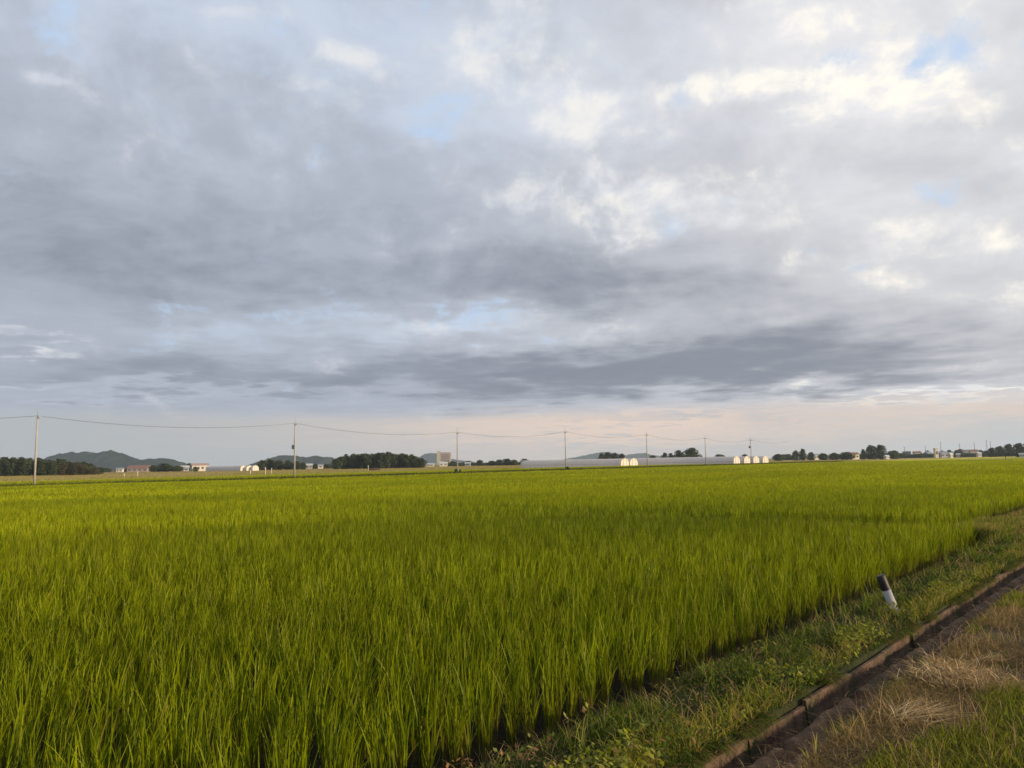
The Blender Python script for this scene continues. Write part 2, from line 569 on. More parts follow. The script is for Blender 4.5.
def leaf_pack(pk, U, V, zoff, size, cols, tilt=.6):
    k = np.hypot(U - ub0, V - vb0) > .20
    U, V, zoff = U[k], V[k], zoff[k]
    """small broad leaves: a folded pair of quads each"""
    x, y = uv2xy(U, V); N = len(U)
    z = ground_z(U, V) + zoff
    a = rng.uniform(0, 2 * math.pi, N); tl = rng.normal(0.15, tilt, N)
    s = size * rng.uniform(.6, 1.3, N)
    ax = np.stack([np.cos(a) * np.cos(tl), np.sin(a) * np.cos(tl), np.sin(tl)], -1)
    sd = np.stack([-np.sin(a), np.cos(a), rng.normal(0, .35, N)], -1)
    c = np.stack([x, y, z], -1)
    st = [c - ax * s[:, None], c + sd * s[:, None] * .55, c + ax * s[:, None], c - sd * s[:, None] * .55]
    Vv = np.stack(st, 1).reshape(-1, 3)
    Fq = np.arange(N * 4).reshape(N, 4)
    col = np.repeat(col_mix(cols, N), 4, 0)
    pk.add(Vv.astype(np.float32), Fq, col)


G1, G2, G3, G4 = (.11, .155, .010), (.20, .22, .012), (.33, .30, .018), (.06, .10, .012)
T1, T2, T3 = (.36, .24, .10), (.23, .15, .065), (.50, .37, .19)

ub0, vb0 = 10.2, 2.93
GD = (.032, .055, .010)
# bank between rice and trough
pk = Pack()
def clumpy(U, V, thr, sc=1.6, seed=0):
    return fbm(U * sc + seed, V * sc * 1.2 + seed, 3) > thr
U, V = scatter(60000, 2.2, 45, 2.48, 3.75)
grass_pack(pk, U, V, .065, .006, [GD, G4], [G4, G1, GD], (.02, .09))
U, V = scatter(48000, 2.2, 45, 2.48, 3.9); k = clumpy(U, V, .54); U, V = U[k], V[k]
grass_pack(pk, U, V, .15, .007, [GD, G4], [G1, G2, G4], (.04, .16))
U, V = scatter(9000, 2.2, 45, 2.48, 2.8); k = clumpy(U, V, .48, 2.2, 5); U, V = U[k], V[k]
grass_pack(pk, U, V, .16, .007, [G2, T1], [G3, (.26, .21, .04), G2], (.05, .18))
U, V = scatter(5000, 2.2, 45, 2.49, 3.8)
grass_pack(pk, U, V, .2, .004, [T1, T2], [T3, T1], (.08, .25))
U, V = scatter(60, 2.5, 20, 2.5, 3.4, False)
U = np.repeat(U, 9) + rng.normal(0, .02, len(U) * 9); V = np.repeat(V, 9) + rng.normal(0, .02, len(V) * 9)
grass_pack(pk, U, V, .27, .009, [G4], [G1, G2], (.03, .15))
U, V = scatter(900, NEXT_U0 - 2.1, NEXT_U0 + .1, 3.9, 60, False)
for a_, b_, hh in ((0, 120, .16), (0, 70, .26)):
    U, V = rng.uniform(FIELD_U1 - .1, NEXT_U0 + .1, b_ * 500), 3.6 + 50 * rng.random(b_ * 500) ** 1.8
    x, y = uv2xy(U, V); k = in_view(x, y, 1); U, V = U[k], V[k]
    grass_pack(pk, U, V, hh, .008, [G1, T2], [G2, G1, T1], (.04, .14), 2)
U, V = scatter(34000, 2.2, 45, 2.425, 2.54); k = clumpy(U, V, .47, 2.4, 33); U, V = U[k], V[k]
x, y = uv2xy(U, V); N = len(U)
d_ = np.hypot(x, y); b_ = rng.uniform(.7, 1.25, N)[:, None]
c_ = np.array([G1, G4, GD, T2])[rng.integers(0, 4, N)] * b_
pk.add(*blades(np.stack([x, y, np.zeros(N)], -1), rng.uniform(.03, .09, N), rng.uniform(.04, .14, N), rng.normal(-.72, .7, N), .006 * np.clip(d_ / 9, 1, 4), 3, c_, c_, .9))
# weeds beside the next paddy, right of its near corner
U, V = rng.uniform(20, 60, 40000), rng.uniform(2.45, 5.3, 40000)
grass_pack(pk, U, V, .15, .008, [G1, T2], [G2, G1, T1, T2], (.04, .14), 2)
U, V = rng.uniform(19.2, 24, 22000), rng.uniform(3.3, 5.3, 22000)
k = (U > 19.95) | (V < 3.85); U, V = U[k], V[k]
grass_pack(pk, U, V, .24, .009, [G4, G1], [G1, G2, G1, T1], (.04, .18), 3)
# pole line levee
U, V = rng.uniform(-10, 330, 60000), rng.uniform(POLE_V - 1.3, POLE_V + 1.3, 60000)
x, y = uv2xy(U, V); k = in_view(x, y, 3); U, V = U[k], V[k]
grass_pack(pk, U, V, .42, .014, [(.02, .032, .01)], [(.03, .045, .012), (.05, .07, .014)], (.03, .1), 1)
o = pk.build('bank_grass', M_GRASS); tag(o, 'rough green weedy grass on the bank beside the rice', 'grass', kind='stuff')

pk = Pack()
U, V = scatter(26000, 2.2, 30, 2.49, 3.7); k = clumpy(U, V, .5, 1.3, 9); U, V = U[k], V[k]
leaf_pack(pk, U, V, rng.uniform(.02, .12, len(U)), .016, [G1, G4, (.08, .12, .02), GD])
U, V = scatter(9000, 2.2, 14, 2.48, 2.9); k = clumpy(U, V, .5, 2.5, 2); U, V = U[k], V[k]
leaf_pack(pk, U, V, rng.uniform(.03, .15, len(U)), .022, [(.16, .19, .03), (.22, .23, .04), G2])
U, V = scatter(1500, 2.5, 8, 2.5, 3.4); k = clumpy(U, V, .56, 3.5, 7); U, V = U[k], V[k]
leaf_pack(pk, U, V, rng.uniform(.03, .2, len(U)), .02, [(.26, .14, .07), (.2, .2, .05)])
o = pk.build('broadleaf_weeds', M_GRASS); tag(o, 'low clover like weeds with small leaves along the trough', 'weeds', kind='stuff')

# verge
pk = Pack()
U, V = scatter(190000, 2.5, 40, -.4, 1.95); k = clumpy(U, V, .36, 1.2, 3); U, V = U[k], V[k]
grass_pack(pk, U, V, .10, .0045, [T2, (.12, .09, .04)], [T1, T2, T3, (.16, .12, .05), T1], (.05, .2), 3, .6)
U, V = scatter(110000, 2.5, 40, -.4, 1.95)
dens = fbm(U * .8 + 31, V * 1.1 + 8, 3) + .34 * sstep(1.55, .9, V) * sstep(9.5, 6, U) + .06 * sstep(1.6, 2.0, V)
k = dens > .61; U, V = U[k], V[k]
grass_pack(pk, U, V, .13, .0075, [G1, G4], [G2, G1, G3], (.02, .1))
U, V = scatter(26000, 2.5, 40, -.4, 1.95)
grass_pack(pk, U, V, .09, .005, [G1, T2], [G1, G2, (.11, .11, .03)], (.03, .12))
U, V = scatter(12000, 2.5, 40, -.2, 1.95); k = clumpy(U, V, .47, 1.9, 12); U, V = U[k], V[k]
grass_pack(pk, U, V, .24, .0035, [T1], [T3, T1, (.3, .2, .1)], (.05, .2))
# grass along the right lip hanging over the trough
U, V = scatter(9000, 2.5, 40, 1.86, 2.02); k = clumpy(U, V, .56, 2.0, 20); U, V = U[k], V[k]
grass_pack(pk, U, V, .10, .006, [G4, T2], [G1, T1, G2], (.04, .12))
o = pk.build('verge_grass', M_GRASS); tag(o, 'mixed dry brown and green grass on the near verge', 'grass', kind='stuff')


pk = Pack()
V = POLE_V + 45 + 330 * rng.random(150000) ** 1.3; U = rng.uniform(-150, 560, 150000)
x, y = uv2xy(U, V); k = in_view(x, y, 6) & (y < 620); U, V = U[k], V[k]
st = vnoise(V * .035 + 3, U * .004 + 5)
for lo, hi, c0_, c1_ in ((0, .5, [T2], [(.42, .30, .12), (.36, .25, .10)]), (.5, 1.01, [G1], [(.30, .27, .04), (.36, .29, .07)])):
    k = (st >= lo) & (st < hi)
    grass_pack(pk, U[k], V[k], .42, .035, c0_, c1_, (.03, .12), 1)
o = pk.build('stubble', M_GRASS); tag(o, 'tan and olive strips of stubble far beyond the utility poles', 'stubble', kind='stuff')


def straw(name, u, v, n, L, spread, dirmean, dirsd, h, label):
    pk = Pack()
    N = n
    U = u + rng.normal(0, spread, N); V = v + rng.normal(0, spread, N)
    x, y = uv2xy(U, V)
    base = np.stack([x, y, ground_z(U, V) + rng.uniform(0, h, N)], -1)
    c = col_mix([T3, T1, (.60, .46, .25), (.30, .2, .1)], N)
    pk.add(*blades(base, rng.uniform(.01, h * 1.7, N), L * rng.uniform(.3, 1.3, N), rng.normal(dirmean, dirsd, N),
                   rng.uniform(.004, .008, N), 4, c * .85, c, droop=.3, power=1.2))
    o = pk.build(name, M_DRY)
    return tag(o, label, 'straw clump', 'straw clumps on the verge')


def straw_at(px, py, **k):
    d = ray(px, py); t = -CAM_H / d[2]
    u, v = xy2uv(d[0] * t, d[1] * t)
    return straw('straw_clump', u, v, **k)


straw_at(908, 722, n=260, L=.42, spread=.07, dirmean=.5, dirsd=.55, h=.05, label='pale fan of fallen straw stems lying on the verge')
straw_at(955, 682, n=1500, L=.17, spread=.19, dirmean=2.2, dirsd=2.2, h=.07, label='low matted mound of brown straw above the pale straw fan')
straw_at(985, 662, n=110, L=.22, spread=.05, dirmean=.2, dirsd=.6, h=.05, label='small orange brown straw wisp beyond the matted mound')

# ------------------------------------------------------------------ irrigation trough
def trough_section(L=.985):
    # half-round concrete channel, thick lips
    prof = []
    ro, depth = .20, .27
    for k in range(13):
        a = math.pi * k / 12
        prof.append((-.155 * math.cos(a), -.24 * math.sin(a) ** .7 if 0 < k < 12 else 0.0))
    inner = [(-.160, .012)] + prof + [(.160, .012)]
    outer = [(.182, .012), (.19, -.05), (.18, -.2), (.10, -.29), (-.10, -.29), (-.18, -.2), (-.19, -.05), (-.182, .012)]
    loop = inner + outer
    n = len(loop); nu = 9
    vs, fs = [], []
    for i in range(nu):
        s = i / (nu - 1) * L
        for (a, b) in loop:
            j = 0.003 * (fbm(np.array([s * 9 + a * 30]), np.array([b * 30 + 3.0]))[0] - .5) * 2
            vs.append((a + j, s, b + j))
    for i in range(nu - 1):
        for k in range(n):
            fs.append((i * n + k, (i + 1) * n + k, (i + 1) * n + (k + 1) % n, i * n + (k + 1) % n))
    fs.append(tuple(range(n))); fs.append(tuple((nu - 1) * n + k for k in range(n - 1, -1, -1)))
    o = np_mesh('trough_section', vs, fs, M_TROUGH, smooth=False)
    return o


proto = trough_section()
for i in range(34):
    o = proto if i == 0 else proto.copy()
    if i: COL.objects.link(o)
    u = 2.1 + i * 1.0
    v = 2.235 + rng.normal(0, .011)
    x, y = uv2xy(u, v)
    o.location = (x, y, -.042 + rng.normal(0, .014))
    o.rotation_euler = (rng.normal(0, .010), rng.normal(0, .04), -ANG + rng.normal(0, .010))
    o.scale = (1.17, 1, 1)
    tag(o, 'brown stained concrete section of the irrigation trough', 'trough section', 'trough sections between verge and bank')

# silt lying in the trough
us = np.arange(2.1, 36, .05); vs = np.linspace(2.06, 2.42, 17)
SU, SV = np.meshgrid(us, vs, indexing='ij')
prof = np.interp(SV, [2.06, 2.14, 2.20, 2.25, 2.295, 2.335, 2.42], [-.16, -.095, -.058, -.058, -.105, -.185, -.20])
lump = (fbm(SU * 4, SV * 12, 4) - .5) * .055 + (fbm(SU * 18, SV * 34, 4) - .5) * .034
seg = np.abs(((SU + .15 * fbm(SU * .7, SU * 0) * 3) % 1.35) - .1)
gap = np.clip(1 - seg / .10, 0, 1) * .09
SZ = prof + lump - gap
sx, sy = uv2xy(SU, SV)
n0, n1_ = SU.shape
ii = np.arange(n0 * n1_).reshape(n0, n1_)
sf = np.stack([ii[:-1, :-1], ii[1:, :-1], ii[1:, 1:], ii[:-1, 1:]], -1).reshape(-1, 4)
pk = Pack()
U = 2.2 + 25 * rng.random(900) ** 1.8; V = rng.uniform(2.12, 2.34, 900)
x, y = uv2xy(U, V); k = in_view(x, y, 1); U, V, x, y = U[k], V[k], x[k], y[k]; N = len(U)
zz_ = np.interp(V, [2.09, 2.15, 2.21, 2.25, 2.285, 2.32, 2.375], [-.15, -.085, -.045, -.045, -.09, -.15, -.16])
c_ = np.array([T1, T2, T3])[rng.integers(0, 3, N)]
pk.add(*blades(np.stack([x, y, zz_], -1), rng.uniform(.01, .05, N), rng.uniform(.06, .22, N), rng.uniform(0, 6.28, N), np.full(N, .004), 3, c_, c_, .5, power=1.1))
lo_ = pk.build('straw_litter', M_DRY); tag(lo_, 'thin dead grass stems fallen into the trough', 'litter', kind='stuff')
o = np_mesh('mud', np.stack([sx, sy, SZ], -1).reshape(-1, 3), sf, M_MUD)
tag(o, 'lumpy brown silt lying along the bottom of the trough', 'mud', kind='stuff')

# ------------------------------------------------------------------ leaning marker post
d0 = ray(896, 613); t0 = (-.02 - CAM_H) / d0[2]
pb = Vector((d0[0] * t0, d0[1] * t0, -.03))
ub, vb = xy2uv(pb.x, pb.y); pb.z = float(ground_z(ub, vb)) - .03
d1 = ray(881.5, 575.5); t1 = pb.y / d1[1]
ptop = Vector((d1[0] * t1, pb.y + .03, CAM_H + d1[2] * t1))
axis = ptop - pb
post = empty('marker_post', pb)
post.rotation_euler = axis.to_track_quat('Z', 'Y').to_euler()
Lp = axis.length
tag(post, 'short white marker post with black top leaning over the bank', 'marker post')


def lathe(profile, n=20):
    mb = MB(); vs = []; fs = []
    for r_, z_ in profile:
        for k in range(n):
            vs.append((r_ * math.cos(2 * math.pi * k / n), r_ * math.sin(2 * math.pi * k / n), z_))
    for i in range(len(profile) - 1):
        for k in range(n):
            fs.append((i * n + k, i * n + (k + 1) % n, (i + 1) * n + (k + 1) % n, (i + 1) * n + k))
    fs.append(tuple((len(profile) - 1) * n + k for k in range(n)))
    return mb.add(vs, fs)


lathe([(.050, -.05), (.050, Lp * .64)]).build('post_body', M_WHITEPAINT, post, True)
lathe([(.0525, Lp * .64 - .01), (.0535, Lp * .64), (.0535, Lp - .012), (.048, Lp - .001), (.028, Lp), (.0, Lp - .004)]).build('post_sleeve', M_BLACKCAP, post, True)

# ------------------------------------------------------------------ utility poles
def utility_pole(px, top_py, base_py, label, transformer=None, arm=1.0):
    d = ray(px, base_py)
    hd = d[0] * VX + d[1] * VY
    t = POLE_V / hd
    x, y = d[0] * t, d[1] * t
    zb = -.12
    ztop = height_of(px, top_py, y)
    Hp = ztop - zb
    root = empty('utility_pole', (x, y, zb), -ANG)
    root.rotation_euler = (0, rng.normal(0, .004), -ANG)
    tag(root, label, 'utility pole', 'utility poles in a row across the paddies')
    hc = Hp - 1.05
    MB().tube([(0, 0, -.4), (0, 0, hc * .5), (0, 0, hc)], [.145, .118, .085], 14).build('pole_shaft', M_CONC, root, True)
    MB().tube([(0, 0, hc), (0, 0, Hp)], [.035, .025], 8).build('top_rod', M_STEEL, root, True)
    # local x runs across the line (the camera side), local y along it
    a = MB().box((0, .13, hc - .22), (arm, .075, .075)); a.box((0, .13, hc - .22), (.05, .16, .14))
    ao = a.build('crossarm', M_STEEL, root)
    for s in (-.42, 0.3, .42):
        lathe([(.02, 0), (.02, .05), (.055, .07), (.055, .11), (.035, .13), (.05, .15), (.04, .2), (0, .21)], 8).build('insulator', M_CERAM, root, True).location = (s * arm, .13, hc - .18)
    for k in range(3):
        MB().tube([(0, -.15, hc * .55 + k * .45), (.17, -.15, hc * .55 + k * .45)], .012, 6).build('step_bolt', M_STEEL, root)
    if transformer:
        zt = transformer
        s = -1
        b = MB().box((s * .42, .0, zt), (.42, .34, .6)); b.box((s * .42, 0, zt + .32), (.46, .38, .05))
        tb = b.build('transformer_box', M_DARKM if transformer > 5 else M_GREYWALL, root)
        MB().box((s * .16, 0, zt + .1), (.18, .08, .08)).build('bracket', M_STEEL, tb)
        MB().box((s * .16, 0, zt - .15), (.18, .08, .08)).build('bracket', M_STEEL, tb)
        MB().tube([(s * .4, 0.0, zt + .34), (s * .3, .03, zt + 1.0), (s * .12, .1, hc - .3)], .015, 6).build('lead_cable', M_CABLE, tb)
    return (x, y, zb + hc + .0)


attach = []
attach.append(utility_pole(34.3, 408, 485, 'tall pale utility pole nearest the dark wood at the far left'))
attach.append(utility_pole(294.4, 417, 479, 'utility pole with a small grey box fixed halfway up', 5.0))
attach.append(utility_pole(457.5, 427, 473, 'utility pole beside the distant apartment block, a dark shrub at its foot'))
attach.append(utility_pole(566, 427, 469, 'utility pole in front of the long left polytunnels, between two sagging spans'))
attach.append(utility_pole(647.5, 430.5, 466, 'utility pole just past the bright ends of the left polytunnels'))
attach.append(utility_pole(706, 434.5, 464, 'thin utility pole right of the big round tree behind the polytunnels'))
attach.append(utility_pole(751.5, 436.5, 463.5, 'last utility pole before the bright polytunnel ends, dark box below its crossarm', 5.6, 1.7))

# one cable strung along the poles, coming in from out of frame
sp = Vector(attach[0]) - Vector(attach[1])
pts_all = [tuple(Vector(attach[0]) + sp)] + attach + [tuple(Vector(attach[-1]) - sp * .9)]
for lat, lb in ((.40, 'thin dark cable sagging from pole to pole, on the field side of the crossarms'),
                (-.42, 'thin dark cable sagging from pole to pole, on the greenhouse side of the crossarms')):
    path = []
    for a, b in zip(pts_all[:-1], pts_all[1:]):
        for k in range(14):
            t = k / 14
            p = Vector(a).lerp(Vector(b), t)
            p.z -= 4 * 1.1 * t * (1 - t)
            path.append((p.x - VX * lat, p.y - VY * lat, p.z + .04))
    path.append(pts_all[-1])
    tag(MB().tube(path, .012, 6).build('power_cable', M_CABLE, None, True), lb, 'power cable', 'cables strung along the pole row')

# ------------------------------------------------------------------ trees
def crown_mesh(h, w, z0, nleaf, cols, size, lobes=15, lean=0.0, shape='round', seed=0):
    r = np.random.default_rng(seed)
    cs = []
    for k in range(lobes):
        zt = (k + r.uniform(.1, .9)) / lobes
        a = k * 2.4 + r.uniform(-.6, .6)
        prof = (.62 + .38 * math.sin(math.pi * min(1, zt * 1.15))) * (1 if zt < .72 else 1 - (zt - .72) * 1.7) if shape == 'round' else (1.0 - .62 * zt)
        rr = w * .5 * prof * r.uniform(.30, .72)
        cs.append((rr * math.cos(a) + lean * zt, rr * math.sin(a), z0 + (h * .93 - z0) * (zt * .86 + .07), w * r.uniform(.20, .30) * (.55 + .45 * prof)))
    cs.append((lean, 0, z0 + (h - z0) * .82, w * .17))
    for zz_ in (.2, .45, .65):
        cs.append((0, 0, z0 + (h - z0) * zz_, w * .34))
    Vs, Cs = [], []
    nb = nleaf // len(cs)
    for (x, y, z, rad) in cs:
        dv = r.normal(0, 1, (nb, 3)); dv /= np.linalg.norm(dv, axis=1)[:, None]
        rad_ = rad * r.uniform(.35, 1.12, nb) ** .6
        c = np.array([x, y, z]) + dv * rad_[:, None] * np.array([1, 1, .85])
        s = size * r.uniform(.5, 1.4, nb)
        n = dv + r.normal(0, .6, (nb, 3)); n /= np.linalg.norm(n, axis=1)[:, None]
        a = np.cross(n, r.normal(0, 1, (nb, 3))); a /= np.linalg.norm(a, axis=1)[:, None]
        b = np.cross(n, a)
        q = np.stack([c - a * s[:, None], c - b * s[:, None] * .6, c + a * s[:, None], c + b * s[:, None] * .6], 1)
        Vs.append(q.reshape(-1, 3))
        cc = np.array(cols)[r.integers(0, len(cols), nb)] * r.uniform(.7, 1.3, nb)[:, None] * r.uniform(.85, 1.15)
        Cs.append(np.repeat(cc, 4, 0))
    Vv = np.concatenate(Vs); Vv[:, 2] = np.minimum(Vv[:, 2], h * 1.02)
    return Vv, np.arange(len(Vv)).reshape(-1, 4), np.concatenate(Cs)


def make_tree(name, h, w, cols, nleaf=700, size=.4, z0=None, shape='round', seed=0, stem='trunk'):
    root = empty(name, (0, 0, 0))
    z0 = h * .18 if z0 is None else z0
    r = random.Random(seed)
    mb = MB().tube([(0, 0, -.3), (0.02 * h, 0, h * .35), (0, .01 * h, h * .75)], [h * .028, h * .02, h * .007], 8)
    for k in range(5):
        a = r.uniform(0, 6.28); z = h * r.uniform(.28, .6)
        mb.tube([(0.01 * h, 0, z), (math.cos(a) * w * .2, math.sin(a) * w * .2, z + h * .12), (math.cos(a) * w * .36, math.sin(a) * w * .36, z + h * .2)], [h * .011, h * .007, h * .003], 6)
    mb.build(stem, M_BARK, root, True)
    V, Fq, C = crown_mesh(h, w, z0, nleaf, cols, size, seed=seed, shape=shape)
    np_mesh('crown', V, Fq, M_LEAF, root, cols=C, smooth=False)
    return root


GZ = -.67
LEAFD = [(.020, .034, .012), (.032, .048, .015), (.045, .06, .02)]
LEAFG = [(.035, .058, .016), (.055, .078, .02), (.075, .09, .028)]
LEAFB = [(.075, .055, .03), (.055, .05, .022), (.04, .05, .02)]
protos = {}
placed = set()


def tree(kind, px, Y, top_py, w_px, label, group, name='tree'):
    if kind not in protos:
        cfg = {'dark0': (LEAFD, 'round', 11), 'dark1': (LEAFD, 'round', 12), 'dark2': (LEAFD, 'cone', 13), 'brown': (LEAFB, 'round', 15),
               'green': (LEAFG, 'round', 16), 'green1': (LEAFG, 'round', 18), 'shrub': (LEAFG, 'round', 19)}[kind]
        protos[kind] = make_tree(name, 10, 10, cfg[0], 2200, .42, z0=.1 if kind != 'shrub' else .0, shape=cfg[1], seed=cfg[2], stem='trunk' if kind != 'shrub' else 'stem')
        o = protos[kind]
    elif kind not in placed:
        o = protos[kind]
    else:
        o = copy_tree(protos[kind]); o.name = name
    placed.add(kind)
    x, y, z = at(px, Y, GZ)
    h = height_of(px, top_py, Y) - GZ
    w = w_px * Y / F_PX * 1.3
    o.location = (x, y, z - .1)
    o.scale = (w / 10, w / 10, h / 10)
    o.rotation_euler = (0, 0, rng.uniform(0, 6.28))
    return tag(o, label, 'shrub' if kind == 'shrub' else 'tree', group)


# wood at the far left
def top_left(px): return np.interp(px, [-30, 0, 40, 60, 80, 100], [457, 456.5, 457.5, 459.5, 461.5, 465.5])
for k in range(26):
    px = -22 + k * 4.7 + rng.normal(0, 1)
    Y = 345 + rng.uniform(0, 14) + (k % 2) * 7
    kd = rng.choice(['dark0', 'dark1', 'dark2'], p=[.4, .4, .2])
    tree(kd, px, Y, top_left(px) + rng.normal(0, .7), rng.uniform(9, 13), 'dark evergreen tree in the low wood at the far left edge of the plain', 'trees of the left wood')
for k in range(4):
    tree('brown', 66 + k * 9 + rng.normal(0, 2), 338, [462.5, 462, 464.5, 467][k], 9,
         'brownish leafless looking tree at the thin end of the left wood', 'brown trees of the left wood')

# wood in the middle left
def top_mid(px): return np.interp(px, [330, 345, 360, 390, 405, 418, 424], [459, 455, 452.5, 452, 453.5, 456, 460])
for k in range(25):
    px = 336 + k * 3.55 + rng.normal(0, .8)
    kd = rng.choice(['dark0', 'dark1', 'dark2'], p=[.35, .35, .3])
    tree(kd, px, 455 + rng.uniform(0, 18) + (k % 2) * 8, top_mid(px) + rng.normal(0, .6), rng.uniform(7.5, 10.5), 'dense dark tree in the rounded wood left of the apartment block', 'trees of the middle wood')
for px, top, w, Y in [(262, 459.5, 9, 500), (270, 458.8, 10, 510), (279, 459.5, 10, 505), (288, 459.8, 10, 510), (296, 460.5, 9, 500), (303, 462, 7, 505)]:
    tree('dark0', px, Y, top, w, 'dark tree in the small grove behind the pole with the grey box', 'trees of the small grove')
tree('dark1', 165, 520, 463.0, 16, 'wide dark tree beside the red roofed farmhouse', None)
tree('dark0', 154, 540, 465.0, 10, 'low dark tree tight against the right gable of the red roofed farmhouse', None)
tree('green', 178, 520, 465.2, 10, 'middle sized dark tree left of the white pink roofed building', None)
tree('green1', 195.5, 470, 466.4, 6, 'small round tree in front of the white pink roofed building', None)
tree('dark2', 189, 560, 462.6, 5, 'narrow tree rising behind the white pink roofed building', None)
for px, top, w, Y, kd, lb in [(446, 460.5, 6, 700, 'dark0', 'dark tree below the apartment block'), (453, 461, 8, 680, 'dark1', 'dark tree hard left of the pole by the apartment block'),
                              (468, 460.5, 9, 700, 'green', 'grey green tree right of the pole by the apartment block'), (480, 459.6, 7, 640, 'dark1', 'lone small tree left of the polytunnel trees'),
                              (492, 460.3, 8, 600, 'dark0', 'first tree of the row left of the polytunnels'), (499, 459.2, 8, 600, 'dark1', 'second tree of the row left of the polytunnels'),
                              (507, 458.2, 11, 590, 'dark0', 'biggest tree of the row left of the polytunnels'), (515, 459.4, 8, 590, 'green1', 'fourth tree of the row left of the polytunnels'),
                              (525, 458.4, 10, 580, 'dark1', 'last tree of the row, at the left tip of the polytunnels')]:
    tree(kd, px, Y, top, w, lb, 'small trees on the middle horizon')
for px, top, w in [(602, 452.8, 7), (608, 451.6, 8), (615, 452.3, 8), (622, 453, 7)]:
    tree('dark1', px, 620, top, w, 'dark tree of the clump behind the left polytunnels', 'trees behind the left polytunnels')
for px, top, w, lb in [(665, 452, 6, 'lowest tree on the left of the big clump behind the polytunnels'), (671, 452.5, 7, 'short bushy tree in the big clump behind the polytunnels'),
                       (679, 449.5, 11, 'tall left tree of the big clump behind the polytunnels'), (692, 447, 15, 'biggest round tree of the clump behind the polytunnels')]:
    tree('dark0' if px != 692 else 'green', px, 560, top, w, lb, 'trees of the big clump')
tree('dark1', 653, 650, 455, 7, 'small low tree just right of the bright left tunnel ends', None)
tree('dark1', 720, 800, 454, 12, 'low dark tree behind the roofs of the right polytunnels', None)
tree('dark0', 745, 800, 453.8, 8, 'low dark tree behind the last utility pole', None)

# trees among the far houses on the right
for px, top, w, kd, lb in [(778, 453.6, 10, 'dark1', 'low dark tree just right of the bright tunnel ends'), (796, 449.8, 6, 'green', 'twin topped tree on the left of the far houses'),
                           (803, 448, 6, 'dark0', 'tall tree over a small pale house among the far houses'), (811, 451.8, 7, 'dark1', 'round tree right of the tall far tree'),
                           (823, 452.8, 9, 'dark0', 'wide low tree left of the grey roofed house'), (834, 452.4, 9, 'dark1', 'dark wide tree beside the grey roofed house'),
                           (847, 451.5, 14, 'dark0', 'long low dark tree mass left of the big lone tree'), (863.5, 448.6, 5, 'green', 'small tree hugging the left of the big lone tree'),
                           (872, 444.6, 11, 'dark1', 'left crown of the big lone pair of trees'), (881, 444, 11, 'dark0', 'right crown of the big lone pair of trees, tallest on the plain'),
                           (894, 450, 9, 'green', 'low tree right of the big lone pair')]:
    tree(kd, px, 640, top, w, lb, 'trees among the far houses')
for px, top, w in [(992, 447.3, 8), (1000, 445.6, 9), (1009, 443.4, 9), (1019, 442.6, 11), (1029, 442, 11)]:
    tree('dark1', px, 620, top, w, 'dark tree of the row at the far right behind the standing person', 'trees of the far right row')
for px in np.arange(888, 992, 5.5):
    tree(rng.choice(['dark0', 'dark1', 'green']), px + rng.normal(0, 1.5), 900 + rng.uniform(-40, 60), 450.6 + rng.normal(0, .8) - (px - 890) * .012, rng.uniform(4, 7),
         'small dark garden tree among the roofs of the far right town', 'garden trees of the far town')

for i_, px in enumerate(np.arange(776, 1030, 7.0)):
    tree('shrub', px + rng.normal(0, 1.5), 800 + rng.uniform(-15, 45), 454.2 - (px - 776) * .0075 + rng.normal(0, .45), rng.uniform(8, 13),
         'low dark bush of the hedge running below the far town on the right', 'hedge bushes below the far town', 'shrub')
for px in np.arange(447, 535, 8.0):
    tree('shrub', px + rng.normal(0, 1.5), 660, 463.2 - (px - 447) * .016 + rng.normal(0, .4), rng.uniform(7, 11),
         'low dark bush of the hedge left of the polytunnels', 'hedge bushes left of the polytunnels', 'shrub')
for px in list(np.arange(100, 190, 9.0)) + list(np.arange(256, 334, 8.0)):
    tree('shrub', px + rng.normal(0, 1.5), 600, 467.4 - (px - 100) * .0166 + rng.normal(0, .4), rng.uniform(8, 12),
         'low dark bush of the broken hedge at the foot of the wooded hills', 'hedge bushes below the hills', 'shrub')
for px, Y, w, hgt, lb in [(456.2, 152.5, .9, 1.0, 'dark shrub at the foot of the pole by the apartment block'), (460.2, 153.5, .6, .8, 'smaller dark shrub just right of that pole foot by the apartment block'),
                          (567.5, 178.5, 1.0, .9, 'dark shrub at the foot of the pole before the left polytunnels')]:
    o = tree('shrub', px, Y, 470, 6, lb, 'shrubs at the pole feet', 'shrub')
    x, y, z = at(px, Y, -.1); o.location = (x, y, -.15); o.scale = (w / 10, w / 10, hgt / 10)


